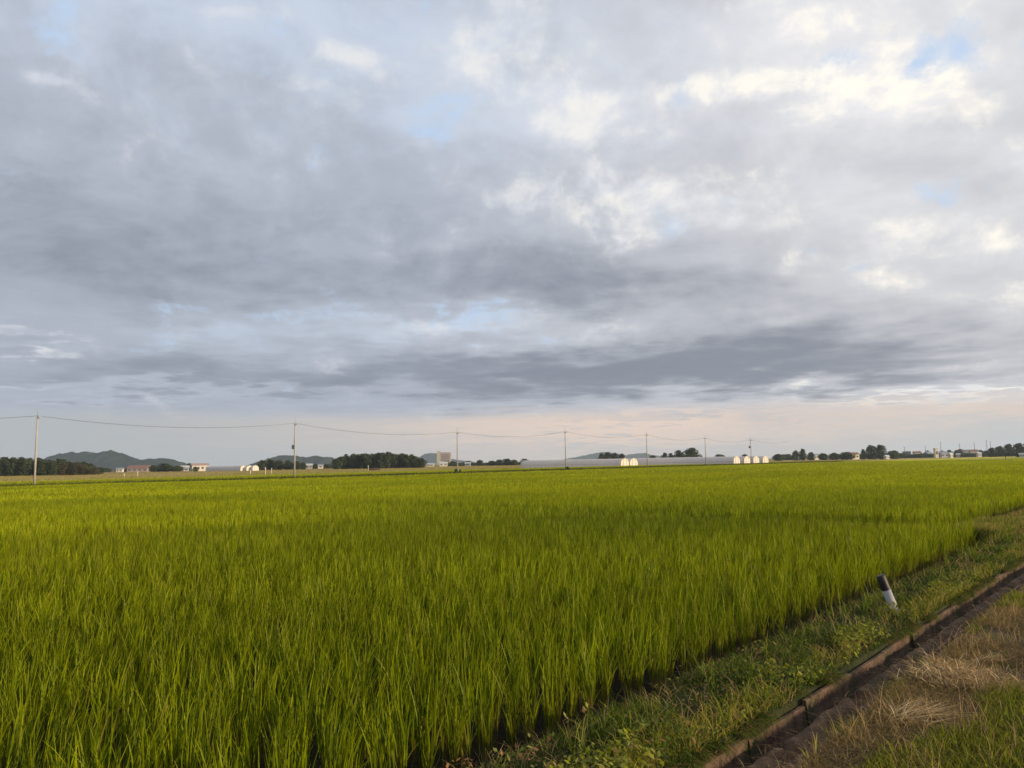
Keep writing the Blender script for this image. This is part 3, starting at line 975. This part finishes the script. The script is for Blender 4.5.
# ------------------------------------------------------------------ polytunnels
def polytunnel(px, Y, z, width, height, length, label, group, film=None):
    """arched film greenhouse; front end faces -v, body runs along +v"""
    x, y, _ = at(px, Y, z)
    root = empty('polytunnel', (x, y, z), math.atan2(VY, VX) - math.pi / 2)   # local +y = +v
    tag(root, label, 'polytunnel', group)
    n = 16
    def arch(y0, s=1.0):
        out = [(-width / 2 * s, y0, 0)]
        for k in range(n + 1):
            a = math.pi * (1 - k / n)
            out.append((width / 2 * s * math.cos(a), y0, height * (.42 + .58 * s * math.sin(a) ** .85)))
        out.append((width / 2 * s, y0, 0))
        return out
    mb = MB(); ny = int(length / 2.2)
    vs, fs = [], []
    m_ = n + 3
    for i in range(ny + 1):
        sag = .985 + .015 * (i % 2)
        vs += [(a, b, c * sag) for a, b, c in arch(i * length / ny)]
    for i in range(ny):
        for k in range(m_ - 1):
            fs.append((i * m_ + k, i * m_ + k + 1, (i + 1) * m_ + k + 1, (i + 1) * m_ + k))
    fs.append(tuple(ny * m_ + k for k in range(m_)))
    mb.add(vs, fs).build('film_cover', film or M_FILM, root, True)
    e = MB().add(arch(-.02, .985), [tuple(range(m_ - 1, -1, -1))])
    eo = e.build('end_wall', M_FILM_END, root)
    MB().box((0, -.06, height * .33), (width * .34, .06, height * .66)).build('door', M_FILM, root)
    MB().tube(arch(-.03), .05, 6).tube([(-width * .19, -.1, 0), (-width * .19, -.1, height * .97)], .05, 6).tube([(width * .19, -.1, 0), (width * .19, -.1, height * .97)], .05, 6) \
        .tube([(-width * .5, -.1, height * .42), (width * .5, -.1, height * .42)], .04, 6).build('end_frame', M_HOOP, root)
    h = MB()
    for s in (-1, 1):
        h.tube([(s * (width / 2 + .03), 0, height * .40), (s * (width / 2 + .03), length, height * .40)], .045, 6)
    h.build('side_rail', M_HOOP, root)
    return root


for i, (px, Y, lb) in enumerate([(737, 292, 'first white polytunnel of the right block, its long grey side facing the field'), (747.3, 297.5, 'second white polytunnel of the right block, end wall behind the last pole'),
                                 (756.5, 303.5, 'third white polytunnel of the right block, glowing end wall'), (765.8, 309.5, 'last white polytunnel at the right end of the right block')]):
    polytunnel(px, Y, GZ, 5.4, 3.35, 46, lb, 'white polytunnels of the right block')
for px, Y, lb in [(625, 276, 'front white polytunnel of the left block, showing its long grey side'), (634, 281, 'rear white polytunnel of the left block, its sunlit end showing behind the front one')]:
    polytunnel(px, Y, GZ, 5.2, 3.2, 47, lb, 'white polytunnels of the left block')
for px, lb in [(243.5, 'first pale polytunnel of the far left block, beside the white pink roofed building'), (249.6, 'middle pale polytunnel of the far left block'), (255.6, 'last pale polytunnel of the far left block, next to the small grove')]:
    polytunnel(px, 455, GZ, 4.0, 3.1, 42, lb, 'pale polytunnels far on the left')


# ------------------------------------------------------------------ buildings
def house(px, Y, w_px, wall_py, roof_py, wall_m, roof_m, label, group=None, rz=0.0, depth=None, name='house', nwin=3, flat=False, hip=0.0):
    x, y, _ = at(px, Y, GZ)
    W = w_px * Y / F_PX; D = depth or W * .7
    hw = height_of(px, wall_py, Y) - GZ; hr = height_of(px, roof_py, Y) - GZ
    root = empty(name, (x, y, GZ), rz)
    tag(root, label, 'building' if name != 'house' else 'house', group)
    MB().box((0, D / 2, hw / 2), (W, D, hw)).build('wall', wall_m, root)
    if flat:
        MB().box((0, D / 2, (hw + hr) / 2), (W + .3, D + .3, hr - hw)).build('roof', roof_m, root)
    else:
        e = .45
        a, b = -W / 2 - e, W / 2 + e; y0, y1 = -e, D + e; ym = D / 2; hx = hip * W
        z0 = hw - .05
        vs = [(a, y0, z0), (b, y0, z0), (b, y1, z0), (a, y1, z0), (a + hx, ym, hr), (b - hx, ym, hr)]
        MB().add(vs, [(0, 1, 5, 4), (2, 3, 4, 5), (1, 2, 5), (3, 0, 4), (3, 2, 1, 0)]).build('roof', roof_m, root)
    for k in range(nwin):
        wx = -W / 2 + (k + .5) * W / nwin
        f = MB().box((wx, -.02, hw * .55), (W / nwin * .5, .06, hw * .34)).build('window', M_GLASS, root)
    return root


house(137, 560, 19, 468.3, 465.2, M_PINKWALL, M_REDROOF, 'low farmhouse with a long faded red roof at the foot of the hill', rz=.15, nwin=4)
house(119, 575, 6, 469, 467.5, M_WHITEWALL, M_BLUEROOF, 'small white shed just left of the red roofed farmhouse', rz=.1, nwin=2)
house(147.5, 590, 4, 468.5, 466.6, M_WHITEWALL, M_PALEROOF, 'tiny pale shed touching the red roofed farmhouse on its right', rz=0, nwin=1)
house(200.5, 500, 15.5, 465.2, 463.2, M_WHITEWALL, M_PINKROOF, 'white single storey building with a faded pink roof beside the pale polytunnels', rz=.55, nwin=4, depth=7)
house(184, 540, 8, 467.6, 465.5, M_GREYWALL, M_PALEROOF, 'grey blue shed left of the white pink roofed building', rz=.3, nwin=2)

# apartment block on its rise, far behind
ax, ay, _ = at(446, 1600, GZ)
apt = empty('apartment_block', (ax, ay, GZ), .12)
tag(apt, 'big pinkish apartment block with a beige stair tower on the horizon', 'building')
Ht = height_of(446, 452.9, 1600) - GZ
Wd = 23.0
mb = MB(); pts = [(-Wd / 2, 0), (Wd / 2 - 3, 0), (Wd / 2 - .9, .9), (Wd / 2, 3), (Wd / 2, 13), (-Wd / 2, 13)]
n = len(pts)
mb.add([(a, b, 0) for a, b in pts] + [(a, b, Ht) for a, b in pts], [tuple(range(n - 1, -1, -1)), tuple(range(n, 2 * n))] + [(i, (i + 1) % n, n + (i + 1) % n, n + i) for i in range(n)])
mb.build('wall', M_PINKWALL, apt)
MB().box((-Wd / 2 - 3.6, 4, (Ht + 4) / 2), (7, 9, Ht + 4)).build('stair_tower', M_BEIGE, apt)
MB().box((-.4, 6.5, Ht + .5), (Wd - 1.6, 11, 1.0)).build('roof', M_BROWNROOF, apt)
for fl in range(5):
    MB().box((-1.5, -.05, 3 + fl * (Ht - 4) / 5 + .8), (Wd - 6, .2, 1.5)).build('window', M_GLASS, apt)

house(443.5, 640, 8, 463.2, 461.6, M_WHITEWALL, M_PALEROOF, 'pale roofed farm shed below the apartment block', rz=.2, nwin=2)
house(430, 620, 7, 464.2, 463.2, M_WHITEWALL, M_PALEROOF, 'low white shed at the right end of the middle wood', rz=0, nwin=2)
house(467.5, 650, 5, 463.4, 462.2, M_GREYWALL, M_PALEROOF, 'small pale shed right of the pole by the apartment block', rz=-.1, nwin=1)
house(309, 560, 6, 465.2, 463.6, M_GREYWALL, M_PALEROOF, 'pale shed at the edge of the small grove', rz=.2, nwin=2)
house(320.5, 575, 5, 465.1, 463.9, M_WHITEWALL, M_BLUEROOF, 'small white shed between the small grove and the middle wood', rz=.2, nwin=1)

# far town on the right
walls = [M_WHITEWALL, M_CREAM, M_GREYWALL, M_PINKWALL]
roofs = [M_DARKROOF, M_BROWNROOF, M_BLUEROOF, M_DARKROOF, M_PALEROOF]
rr_ = random.Random(5)
for px, w, wall, roof, wp, rp, Y, lb in [
    (797, 4, M_WHITEWALL, M_DARKROOF, 455.4, 453.9, 660, 'small white house under the twin topped far tree'),
    (804, 6, M_PINKWALL, M_BROWNROOF, 455.2, 453.2, 690, 'brown roofed house below the tall far tree'),
    (817, 5, M_WHITEWALL, M_BLUEROOF, 455.2, 453.6, 720, 'small pale house between the round far tree and the low wide tree'),
    (829.5, 5, M_WHITEWALL, M_PALEROOF, 455.2, 453.3, 640, 'white house with a grey roof left of the long dark tree mass'),
    (856, 8, M_CREAM, M_BROWNROOF, 454.2, 452.2, 690, 'brown roofed house left of the big lone trees'),
    (888, 4.5, M_WHITEWALL, M_PALEROOF, 456.3, 454.9, 600, 'low white hut right of the big lone trees'),
    (907, 7, M_GREYWALL, M_DARKROOF, 453.4, 451.3, 880, 'dark roofed grey house at the left of the far town'),
    (918, 6, M_CREAM, M_BROWNROOF, 453, 451.2, 900, 'cream house with a brown roof left of the narrow tower'),
    (930.5, 7, M_GREYWALL, M_BLUEROOF, 453.4, 451.5, 820, 'wide blue grey shed against the narrow tower'),
    (945, 9, M_GREYWALL, M_BLUEROOF, 453.6, 451.2, 800, 'blue roofed hall just right of the narrow tower'),
    (952, 4, M_WHITEWALL, M_PALEROOF, 454.6, 452.6, 700, 'bright white hut right of the blue roofed hall'),
    (958.5, 3, M_CREAM, M_PALEROOF, 454.6, 453.2, 690, 'tiny cream hut right of the bright white hut'),
    (962, 8, M_PINKWALL, M_BROWNROOF, 452.2, 449.8, 900, 'reddish brown house in the middle of the far town'),
    (967, 4, M_WHITEWALL, M_BLUEROOF, 451.2, 449.6, 880, 'white gabled house above the reddish brown house'),
    (975, 9, M_GREYWALL, M_BROWNROOF, 451.5, 449.4, 930, 'long brown roofed house right of the white gabled house'),
    (980, 4, M_WHITEWALL, M_PALEROOF, 453.4, 452, 800, 'small pale hut in front of the long brown roofed house'),
    (1022, 4, M_WHITEWALL, M_PALEROOF, 454.4, 452.9, 600, 'white hut under the far right row of trees')]:
    house(px, Y, w, wp, rp, wall, roof, lb, 'houses of the far town', rz=rr_.uniform(-.5, .5), nwin=2)
house(937.3, 760, 3, 448.9, 448.2, M_CREAM, M_PALEROOF, 'narrow pale tower building standing above the far town', name='tower_building', nwin=1, flat=True, depth=3.5)


def far_pole(px, Y, top_py, lb):
    x, y, _ = at(px, Y, GZ)
    h = height_of(px, top_py, Y) - GZ
    root = empty('utility_pole', (x, y, GZ), rng.uniform(-.4, .4))
    tag(root, lb, 'utility pole', 'thin poles over the far town')
    MB().tube([(0, 0, 0), (0, 0, h)], [.22, .15], 8).build('pole_shaft', M_DARKM, root, True)
    MB().box((0, 0, h - .5), (1.8, .14, .14)).build('crossarm', M_DARKM, root)


for px, top in [(905, 446.5), (926, 446), (941.5, 441.8), (960.5, 443.6), (975.2, 442.6), (987.6, 440.2), (991.3, 441.6)]:
    far_pole(px, 700, top, 'thin dark pole standing over the roofs of the far right town')

# ------------------------------------------------------------------ small things on the plain
for px, top, base, Y, lb in [(124.3, 473.4, 476.8, 235, 'white stake left of the taller one before the red roofed farmhouse'), (137.5, 471.2, 476.6, 235, 'taller white stake before the red roofed farmhouse'),
                             (265.5, 467.4, 473.2, 225, 'taller white stake in the stubble before the small grove'), (271.5, 468, 472.6, 240, 'shorter white stake right of the taller one before the small grove'),
                             (250.6, 470, 472.4, 250, 'short white stake before the pale polytunnels'), (368.6, 465.4, 470.4, 290, 'white stake at the left end of the dark heap')]:
    x, y, _ = at(px, Y, GZ)
    z1 = height_of(px, top, Y)
    root = empty('marker_stake', (x, y, GZ)); root.rotation_euler = (rng.normal(0, .03), rng.normal(0, .03), 0)
    tag(root, lb, 'stake', 'white stakes on the far plain')
    H_ = z1 - GZ
    MB().tube([(0, 0, -.2), (0, 0, H_)], [.06, .06], 8).build('stake_shaft', M_STAKE, root, True)
    MB().box((0, -.05, H_ - .22), (.26, .04, .36)).build('stake_plate', M_STAKE, root)

hx, hy, _ = at(374.5, 330, GZ)
gu, gvv = np.meshgrid(np.linspace(-1, 1, 28), np.linspace(-1, 1, 14), indexing='ij')
hz = 1.15 * np.clip(1 - (np.abs(gu) ** 3 + gvv ** 2), 0, 1) ** .6 * (.7 + .6 * fbm(gu * 3 + 5, gvv * 3 + 5))
hv = np.stack([gu * 2.6, gvv * 1.4, hz - .05], -1).reshape(-1, 3)
ii = np.arange(28 * 14).reshape(28, 14)
o = np_mesh('compost_heap', hv, np.stack([ii[:-1, :-1], ii[1:, :-1], ii[1:, 1:], ii[:-1, 1:]], -1).reshape(-1, 4), M_COMPOST)
o.location = (hx, hy, GZ); tag(o, 'low dark reddish brown heap before the middle wood', 'heap')

# person standing far off in the crop
def person(px, Y, base_z, scale=1.0):
    x, y, _ = at(px, Y, base_z)
    me = bpy.data.meshes.new('person')
    J = {'pelvis': (0, 0, .95), 'waist': (0, 0, 1.12), 'chest': (0, .02, 1.36), 'neck': (0, 0, 1.52), 'head': (0, -.02, 1.62), 'crown': (0, -.01, 1.76),
         'shl': (-.19, 0, 1.44), 'ell': (-.27, 0, 1.15), 'hal': (-.25, -.14, .92), 'fil': (-.25, -.17, .82), 'shr': (.19, 0, 1.44), 'elr': (.33, -.02, 1.18), 'har': (.34, -.2, 1.0), 'fir': (.34, -.27, .94),
         'hil': (-.1, 0, .9), 'knl': (-.12, -.03, .5), 'anl': (-.13, 0, .08), 'tol': (-.14, -.17, .04), 'hir': (.1, 0, .9), 'knr': (.13, -.05, .5), 'anr': (.15, 0, .08), 'tor': (.17, -.17, .04)}
    E_ = [('pelvis', 'waist'), ('waist', 'chest'), ('chest', 'neck'), ('neck', 'head'), ('head', 'crown'), ('chest', 'shl'), ('shl', 'ell'), ('ell', 'hal'), ('hal', 'fil'), ('chest', 'shr'), ('shr', 'elr'), ('elr', 'har'), ('har', 'fir'),
          ('pelvis', 'hil'), ('hil', 'knl'), ('knl', 'anl'), ('anl', 'tol'), ('pelvis', 'hir'), ('hir', 'knr'), ('knr', 'anr'), ('anr', 'tor')]
    rad = {'pelvis': .15, 'waist': .14, 'chest': .16, 'neck': .06, 'head': .1, 'crown': .08, 'hil': .1, 'hir': .1, 'knl': .065, 'knr': .065, 'anl': .05, 'anr': .05, 'tol': .045, 'tor': .045,
           'shl': .075, 'shr': .075, 'ell': .05, 'elr': .05, 'hal': .04, 'har': .04, 'fil': .035, 'fir': .035}
    ks = list(J); me.from_pydata([J[k] for k in ks], [(ks.index(a), ks.index(b)) for a, b in E_], [])
    o = link(bpy.data.objects.new('person', me))
    o.modifiers.new('skin', 'SKIN')
    sv = me.skin_vertices[0].data
    for i, k in enumerate(ks): sv[i].radius = (rad[k], rad[k]); sv[i].use_root = (k == 'pelvis')
    s = o.modifiers.new('sub', 'SUBSURF'); s.levels = 1; s.render_levels = 2
    me.materials.append(M_CLOTH)
    o.location = (x, y, base_z); o.rotation_euler = (0, 0, 1.2); o.scale = (scale,) * 3
    return tag(o, 'person in dark clothes standing far out in the rice at the right', 'person')


person(1005.5, 300, -.30, 1.05)


# ------------------------------------------------------------------ hills
def hill(name, px_ridge, Y, depth, label, seed):
    """px_ridge: [(px, py)] of the skyline; a real ridge that falls away on both sides"""
    xs = np.linspace(px_ridge[0][0], px_ridge[-1][0], 140)
    tops = np.interp(xs, [p[0] for p in px_ridge], [p[1] for p in px_ridge])
    ncr = 25
    vs = []
    for i, (px, py) in enumerate(zip(xs, tops)):
        zt = max(height_of(px, py, Y) - GZ, 0)
        x0 = at(px, Y, GZ)[0]
        for j in range(ncr):
            s = j / (ncr - 1) * 2 - 1
            prof = math.cos(s * math.pi / 2) ** 1.3 if abs(s) < 1 else 0
            yy = Y + s * depth
            tre = fbm(np.array([x0 * .05 + seed]), np.array([yy * .05]), 4)[0] - .5
            fine = vnoise(np.array([x0 * .16]), np.array([yy * .16 + seed]))[0] - .5
            z = zt * prof * (1 + .28 * tre * (1 - prof * .6)) + (4.5 * fine + 5 * tre) * min(1, prof * 2) * min(1, zt / 25)
            vs.append((x0, yy, GZ - .5 + max(z, 0)))
    ii = np.arange(140 * ncr).reshape(140, ncr)
    o = np_mesh(name, np.array(vs), np.stack([ii[:-1, :-1], ii[1:, :-1], ii[1:, 1:], ii[:-1, 1:]], -1).reshape(-1, 4), M_HILL, smooth=False)
    return tag(o, label, 'hill', kind='structure')


hill('hill', [(20, 470), (45, 462), (58, 454.5), (70, 452.5), (80, 453), (88, 451.8), (96, 452.6), (103, 452.2), (110, 451), (118, 453), (127, 456.5), (136, 459.5), (145, 460.5), (152, 458.8), (162, 458.4), (170, 459.5), (177, 462), (184, 466)], 2600, 180,
     'long wooded hill rising behind the left wood', 3)
hill('hill', [(250, 466), (262, 461), (272, 458), (280, 455.8), (292, 455.4), (300, 457), (308, 457.5), (315, 455.8), (322, 457.2), (330, 457), (336, 459), (345, 464)], 2700, 170, 'wooded hill behind the small grove', 8)
hill('hill', [(412, 461), (420, 457), (426, 453.8), (432, 453), (438, 453.8), (446, 457), (452, 459), (462, 460.5), (475, 462)], 5000, 220, 'hazy blue hill beside the apartment block', 14)
hill('hill', [(560, 460), (580, 456.5), (592, 454), (600, 452.6), (606, 451.8), (614, 453), (625, 455.5), (636, 453.6), (645, 453.2), (655, 455.4), (675, 458)], 5600, 260, 'pale far mountain behind the left polytunnels', 20)

# ------------------------------------------------------------------ haze
hb = MB().box((0, 0, 0), (16200, 16200, 1)).build('haze', None)
hb.scale = (1, 1, 128); hb.location = (0, 2.0, 128 / 2 - 3)
mt, nt, out = new_mat('pale air')
pv = nt.nodes.new('ShaderNodeVolumePrincipled'); pv.inputs['Density'].default_value = 1.0e-4
pv.inputs['Color'].default_value = (.66, .82, 1.0, 1); pv.inputs['Anisotropy'].default_value = .1
nt.links.new(pv.outputs[0], out.inputs['Volume'])
hb.data.materials.append(mt)
tag(hb, 'pale evening air over the whole plain', 'haze', kind='stuff')

# ------------------------------------------------------------------ sky and sun
SUN_AZ, SUN_EL = R(112), R(12.5)           # azimuth clockwise from the view direction
sun = bpy.data.lights.new('sun', 'SUN'); sun.energy = 5.0; sun.angle = R(.6); sun.color = (1.0, .76, .48)
so = link(bpy.data.objects.new('sun', sun))
sd = Vector((math.sin(SUN_AZ) * math.cos(SUN_EL), math.cos(SUN_AZ) * math.cos(SUN_EL), math.sin(SUN_EL)))
so.rotation_euler = sd.to_track_quat('Z', 'Y').to_euler()

world = bpy.data.worlds.new('World'); scene.world = world; world.use_nodes = True
nt = world.node_tree; nt.nodes.clear(); L = nt.links.new
out = nt.nodes.new('ShaderNodeOutputWorld')


class E:
    """tiny expression layer over math nodes"""
    def __init__(s, sock): s.s = sock

    def op(s, o, *a, clamp=False):
        n = nt.nodes.new('ShaderNodeMath'); n.operation = o; n.use_clamp = clamp
        for i, q in enumerate((s,) + a):
            if isinstance(q, E): L(q.s, n.inputs[i])
            else: n.inputs[i].default_value = q
        return E(n.outputs[0])

    def __add__(s, o): return s.op('ADD', o)
    __radd__ = __add__
    def __sub__(s, o): return s.op('SUBTRACT', o)
    def __rsub__(s, o): return (s * -1.0) + o
    def __mul__(s, o): return s.op('MULTIPLY', o)
    __rmul__ = __mul__
    def __truediv__(s, o): return s.op('DIVIDE', o)


def ss(a, b, x):
    n = nt.nodes.new('ShaderNodeMapRange'); n.interpolation_type = 'SMOOTHSTEP'
    n.inputs[1].default_value = a; n.inputs[2].default_value = b; L(x.s, n.inputs[0])
    return E(n.outputs[0])


def vec(x, y, z):
    n = nt.nodes.new('ShaderNodeCombineXYZ')
    for i, q in enumerate((x, y, z)):
        if isinstance(q, E): L(q.s, n.inputs[i])
        else: n.inputs[i].default_value = q
    return n.outputs[0]


def noise(v, scale, detail=8, rough=.55, dist=0.0, lac=2.0):
    n = nt.nodes.new('ShaderNodeTexNoise'); n.inputs['Scale'].default_value = scale; n.inputs['Detail'].default_value = detail
    n.inputs['Roughness'].default_value = rough; n.inputs['Distortion'].default_value = dist; n.inputs['Lacunarity'].default_value = lac
    L(v, n.inputs['Vector']); return E(n.outputs['Fac'])


def rgb(c):
    n = nt.nodes.new('ShaderNodeRGB'); n.outputs[0].default_value = (*c, 1); return n.outputs[0]


def mixc(f, a, b):
    n = nt.nodes.new('ShaderNodeMix'); n.data_type = 'RGBA'; n.clamp_factor = True
    L(f.s, n.inputs[0]); L(a, n.inputs[6]); L(b, n.inputs[7]); return n.outputs[2]


def srgb(r, g, b):
    return tuple(((c / 255 + .055) / 1.055) ** 2.4 for c in (r, g, b))


tc = nt.nodes.new('ShaderNodeTexCoord')
sx_ = nt.nodes.new('ShaderNodeSeparateXYZ'); L(tc.outputs['Generated'], sx_.inputs[0])
dx, dy, dz = (E(sx_.outputs[i]) for i in range(3))
az = dx.op('ARCTAN2', dy) * (180 / math.pi)
el = dz.op('ARCSINE') * (180 / math.pi)
zz = dz.op('MAXIMUM', 0.0) + .075
P = vec(dx / zz, dy / zz, 0.0)
P2 = vec(dx / zz + 7.3, dy / zz * 1.0 + 2.1, 1.7)
big = noise(P, .55, 4, .5, .3)
mid = noise(P2, 1.5, 9, .58, .5)
fine = noise(P2, 4.6, 8, .6, .2)
wob1 = noise(P, 1.9, 4, .55); wob2 = noise(P2, 2.1, 4, .55)
azw = az + (wob1 - .5) * 12.0
elw = el + (wob2 - .5) * 6.0


def masks(lst):
    tot = None
    for px, py, sxp, syp, amp in lst:
        d = ray(px, py); a = math.degrees(math.atan2(d[0], d[1])); e = math.degrees(math.asin(d[2] / np.linalg.norm(d)))
        k = 57.3 / F_PX
        u1 = (azw - a) / (sxp * k / max(math.cos(R(e)), .5)); u2 = (elw - e) / (syp * k)
        q = (u1 * u1 + u2 * u2) * -1.0
        n = nt.nodes.new('ShaderNodeMath'); n.operation = 'EXPONENT'; L(q.s, n.inputs[0])
        g_ = E(n.outputs[0]) * amp
        tot = g_ if tot is None else tot + g_
    return tot


# broad structure of the deck: heavy bands (+) and thin places (-)
thick = masks([(90, 268, 200, 60, .34), (640, 295, 240, 55, .32), (800, 290, 120, 40, .10), (520, 275, 120, 30, .08), (330, 380, 460, 24, .28), (820, 350, 190, 35, .28), (640, 372, 300, 28, .22), (60, 170, 160, 70, .04), (420, 225, 180, 50, .12), (700, 180, 130, 40, .10),
               (760, 70, 260, 80, -.04), (590, 110, 80, 40, -.14), (890, 85, 90, 50, -.16), (830, 15, 120, 40, -.18), (690, 228, 70, 25, -.12), (440, 325, 170, 20, -.30), (200, 335, 120, 10, -.14),
               (900, 265, 170, 50, -.15), (300, 30, 240, 50, -.12), (450, 120, 90, 40, -.12), (640, 195, 90, 30, -.08), (980, 335, 80, 16, -.12), (930, 392, 170, 7, -.16), (110, 391, 200, 5, -.22), (500, 50, 140, 50, -.12), (1000, 180, 120, 60, -.06)])
LA = vec(az * .085, el * .125, 2.0); LB = vec(az * .085 + .10, el * .125 + .16, 2.0)
lump = noise(LA, 1.15, 10, .60, .35); lumpB = noise(LB, 1.15, 10, .60, .35)
relief = (lump - lumpB) * ss(3.0, 14.0, el)
T = (big - .5) * .46 + (mid - .5) * (ss(4.0, 14.0, el) * .22 + .14) + (lump - .5) * (ss(3.0, 14.0, el) * .34) + (fine - .5) * .20 + .48 + thick
# crisp cumulus heads and blue gaps, in angular coordinates because they stand tall
A1 = vec(az * .11, el * .15, 0.0); A2 = vec(az * .11 + 5.0, el * .15 + 3.0, 4.0)
puffn = noise(A1, 1.6, 9, .62, .25) * .62 + noise(A2, .7, 3, .5) * .38 + (noise(A1, 6.5, 6, .62, .3) - .5) * .16
holen = noise(A2, 1.5, 8, .58, .3) + (noise(A2, 5.5, 6, .6, .3) - .5) * .16
puffs_sh = noise(vec(az * .11 + .11, el * .15 + .19, 0.0), 1.6, 9, .62, .25)
putop = (noise(A1, 1.6, 9, .62, .25) - puffs_sh)
puffm = masks([(760, 70, 280, 90, .045), (640, 215, 110, 36, .05), (470, 60, 90, 30, .06), (545, 190, 60, 20, .06), (400, 250, 60, 18, .06), (985, 300, 60, 16, .07), (590, 108, 66, 26, .18), (890, 92, 46, 20, .22), (830, 14, 56, 16, .19), (610, 95, 30, 14, .06), (690, 232, 70, 22, .19), (345, 48, 18, 9, .22), (30, 338, 42, 7, .20), (640, 195, 60, 16, .14), (880, 50, 50, 20, .18), (900, 265, 120, 40, .09), (975, 235, 60, 26, .12),
               (340, 62, 90, 40, .08), (430, 325, 150, 14, .10), (960, 395, 110, 5, .24), (700, 85, 70, 20, .10), (770, 70, 60, 30, .10), (235, 5, 30, 8, .14), (45, 92, 30, 10, .12)])
holem = masks([(420, 326, 170, 14, .06), (860, 120, 60, 20, .06), (945, 68, 36, 30, .36), (800, 106, 26, 18, .20), (680, 88, 24, 20, .22), (330, 88, 40, 24, .20), (310, 70, 22, 10, .12), (450, 122, 50, 24, .15), (820, 140, 40, 12, .10), (90, 18, 50, 30, .13), (440, 322, 150, 16, .20), (310, 12, 60, 14, .10),
               (860, 50, 30, 14, .14), (1010, 10, 40, 20, .1), (220, 315, 60, 8, .1), (850, 255, 30, 12, .10)])
# low strip of clearer air under the cloud deck
deck = ss(2.9, 4.3, el + (noise(vec(az * .05, el * .9, 3.0), 1.0, 5, .6) - .5) * 1.8)

sky = nt.nodes.new('ShaderNodeTexSky'); sky.sky_type = 'NISHITA'; sky.sun_disc = False
sky.sun_elevation = SUN_EL; sky.sun_rotation = SUN_AZ; sky.air_density = 1.0; sky.dust_density = 1.6; sky.ozone_density = 1.2
bg_sky = nt.nodes.new('ShaderNodeBackground'); bg_sky.inputs['Strength'].default_value = .12
L(sky.outputs[0], bg_sky.inputs['Color'])

warm = ss(-14, 30, az)                                    # lit sides grow warmer towards the sun
thin_c = mixc(warm, rgb(srgb(180, 190, 206)), rgb(srgb(205, 206, 210)))
mid_c = mixc(warm, rgb(srgb(157, 164, 177)), rgb(srgb(184, 185, 190)))
dark_c = mixc(warm, rgb(srgb(117, 124, 137)), rgb(srgb(125, 130, 141)))
Tc = T - relief * .75
c1 = mixc(ss(.20, .58, Tc), thin_c, mid_c)
cl = mixc(ss(.52, 1.06, Tc), c1, dark_c)
white = mixc(warm, rgb(srgb(208, 209, 211)), rgb(srgb(240, 234, 222)))
white = mixc(ss(-.10, .16, putop), mixc(warm, rgb(srgb(196, 202, 212)), rgb(srgb(214, 213, 216))), white)
halo = ss(.45, .68, puffn + puffm) * (1.0 - ss(.62, .95, T)) * ss(4.5, 9.0, el) * .34
cl = mixc(halo, cl, mixc(warm, rgb(srgb(192, 197, 206)), rgb(srgb(216, 214, 212))))
pa = ss(.56, .76, puffn + puffm) * (1.0 - ss(.60, .85, T))
cl = mixc(pa * .92, cl, white)
hole = ss(.61, .82, holen + holem) * (1.0 - pa) * (1.0 - ss(.62, .86, T)) * .85
bg_cl = nt.nodes.new('ShaderNodeBackground'); L(cl, bg_cl.inputs['Color'])
# horizon air
peach = masks([(630, 426, 300, 60, 1.0), (1010, 402, 110, 12, .45)])
hz_l = mixc(ss(8, 30, az), rgb(srgb(160, 165, 169)), rgb(srgb(168, 176, 182)))
hz_c = mixc(peach, hz_l, rgb(srgb(213, 192, 177)))
stv = vec(az * .035, elw * .55, 9.0)
hz_c2 = mixc((ss(.50, .72, noise(stv, 1.0, 5, .55))) * .6, hz_c, rgb(srgb(152, 162, 175)))
bg_hz = nt.nodes.new('ShaderNodeBackground'); L(hz_c2, bg_hz.inputs['Color'])
m0 = nt.nodes.new('ShaderNodeMixShader'); L(hole.s, m0.inputs[0])
bg_b = nt.nodes.new('ShaderNodeBackground'); L(rgb(srgb(182, 205, 234)), bg_b.inputs['Color'])
mb_ = nt.nodes.new('ShaderNodeMixShader'); mb_.inputs[0].default_value = .8; L(bg_sky.outputs[0], mb_.inputs[1]); L(bg_b.outputs[0], mb_.inputs[2])
L(bg_cl.outputs[0], m0.inputs[1]); L(mb_.outputs[0], m0.inputs[2])
m1 = nt.nodes.new('ShaderNodeMixShader'); L(deck.s, m1.inputs[0]); L(bg_hz.outputs[0], m1.inputs[1]); L(m0.outputs[0], m1.inputs[2])
L(m1.outputs[0], out.inputs['Surface'])
world.cycles.sampling_method = 'MANUAL'; world.cycles.sample_map_resolution = 512

# ------------------------------------------------------------------ render settings
scene.render.engine = 'CYCLES'
scene.view_settings.view_transform = 'Standard'
scene.view_settings.look = 'None'
scene.view_settings.exposure = 0.35
scene.view_settings.gamma = 1.0
scene.cycles.use_denoising = True
scene.cycles.max_bounces = 6
scene.cycles.diffuse_bounces = 3
scene.cycles.transmission_bounces = 3
scene.cycles.transparent_max_bounces = 4
scene.cycles.volume_bounces = 0
scene.render.use_persistent_data = False
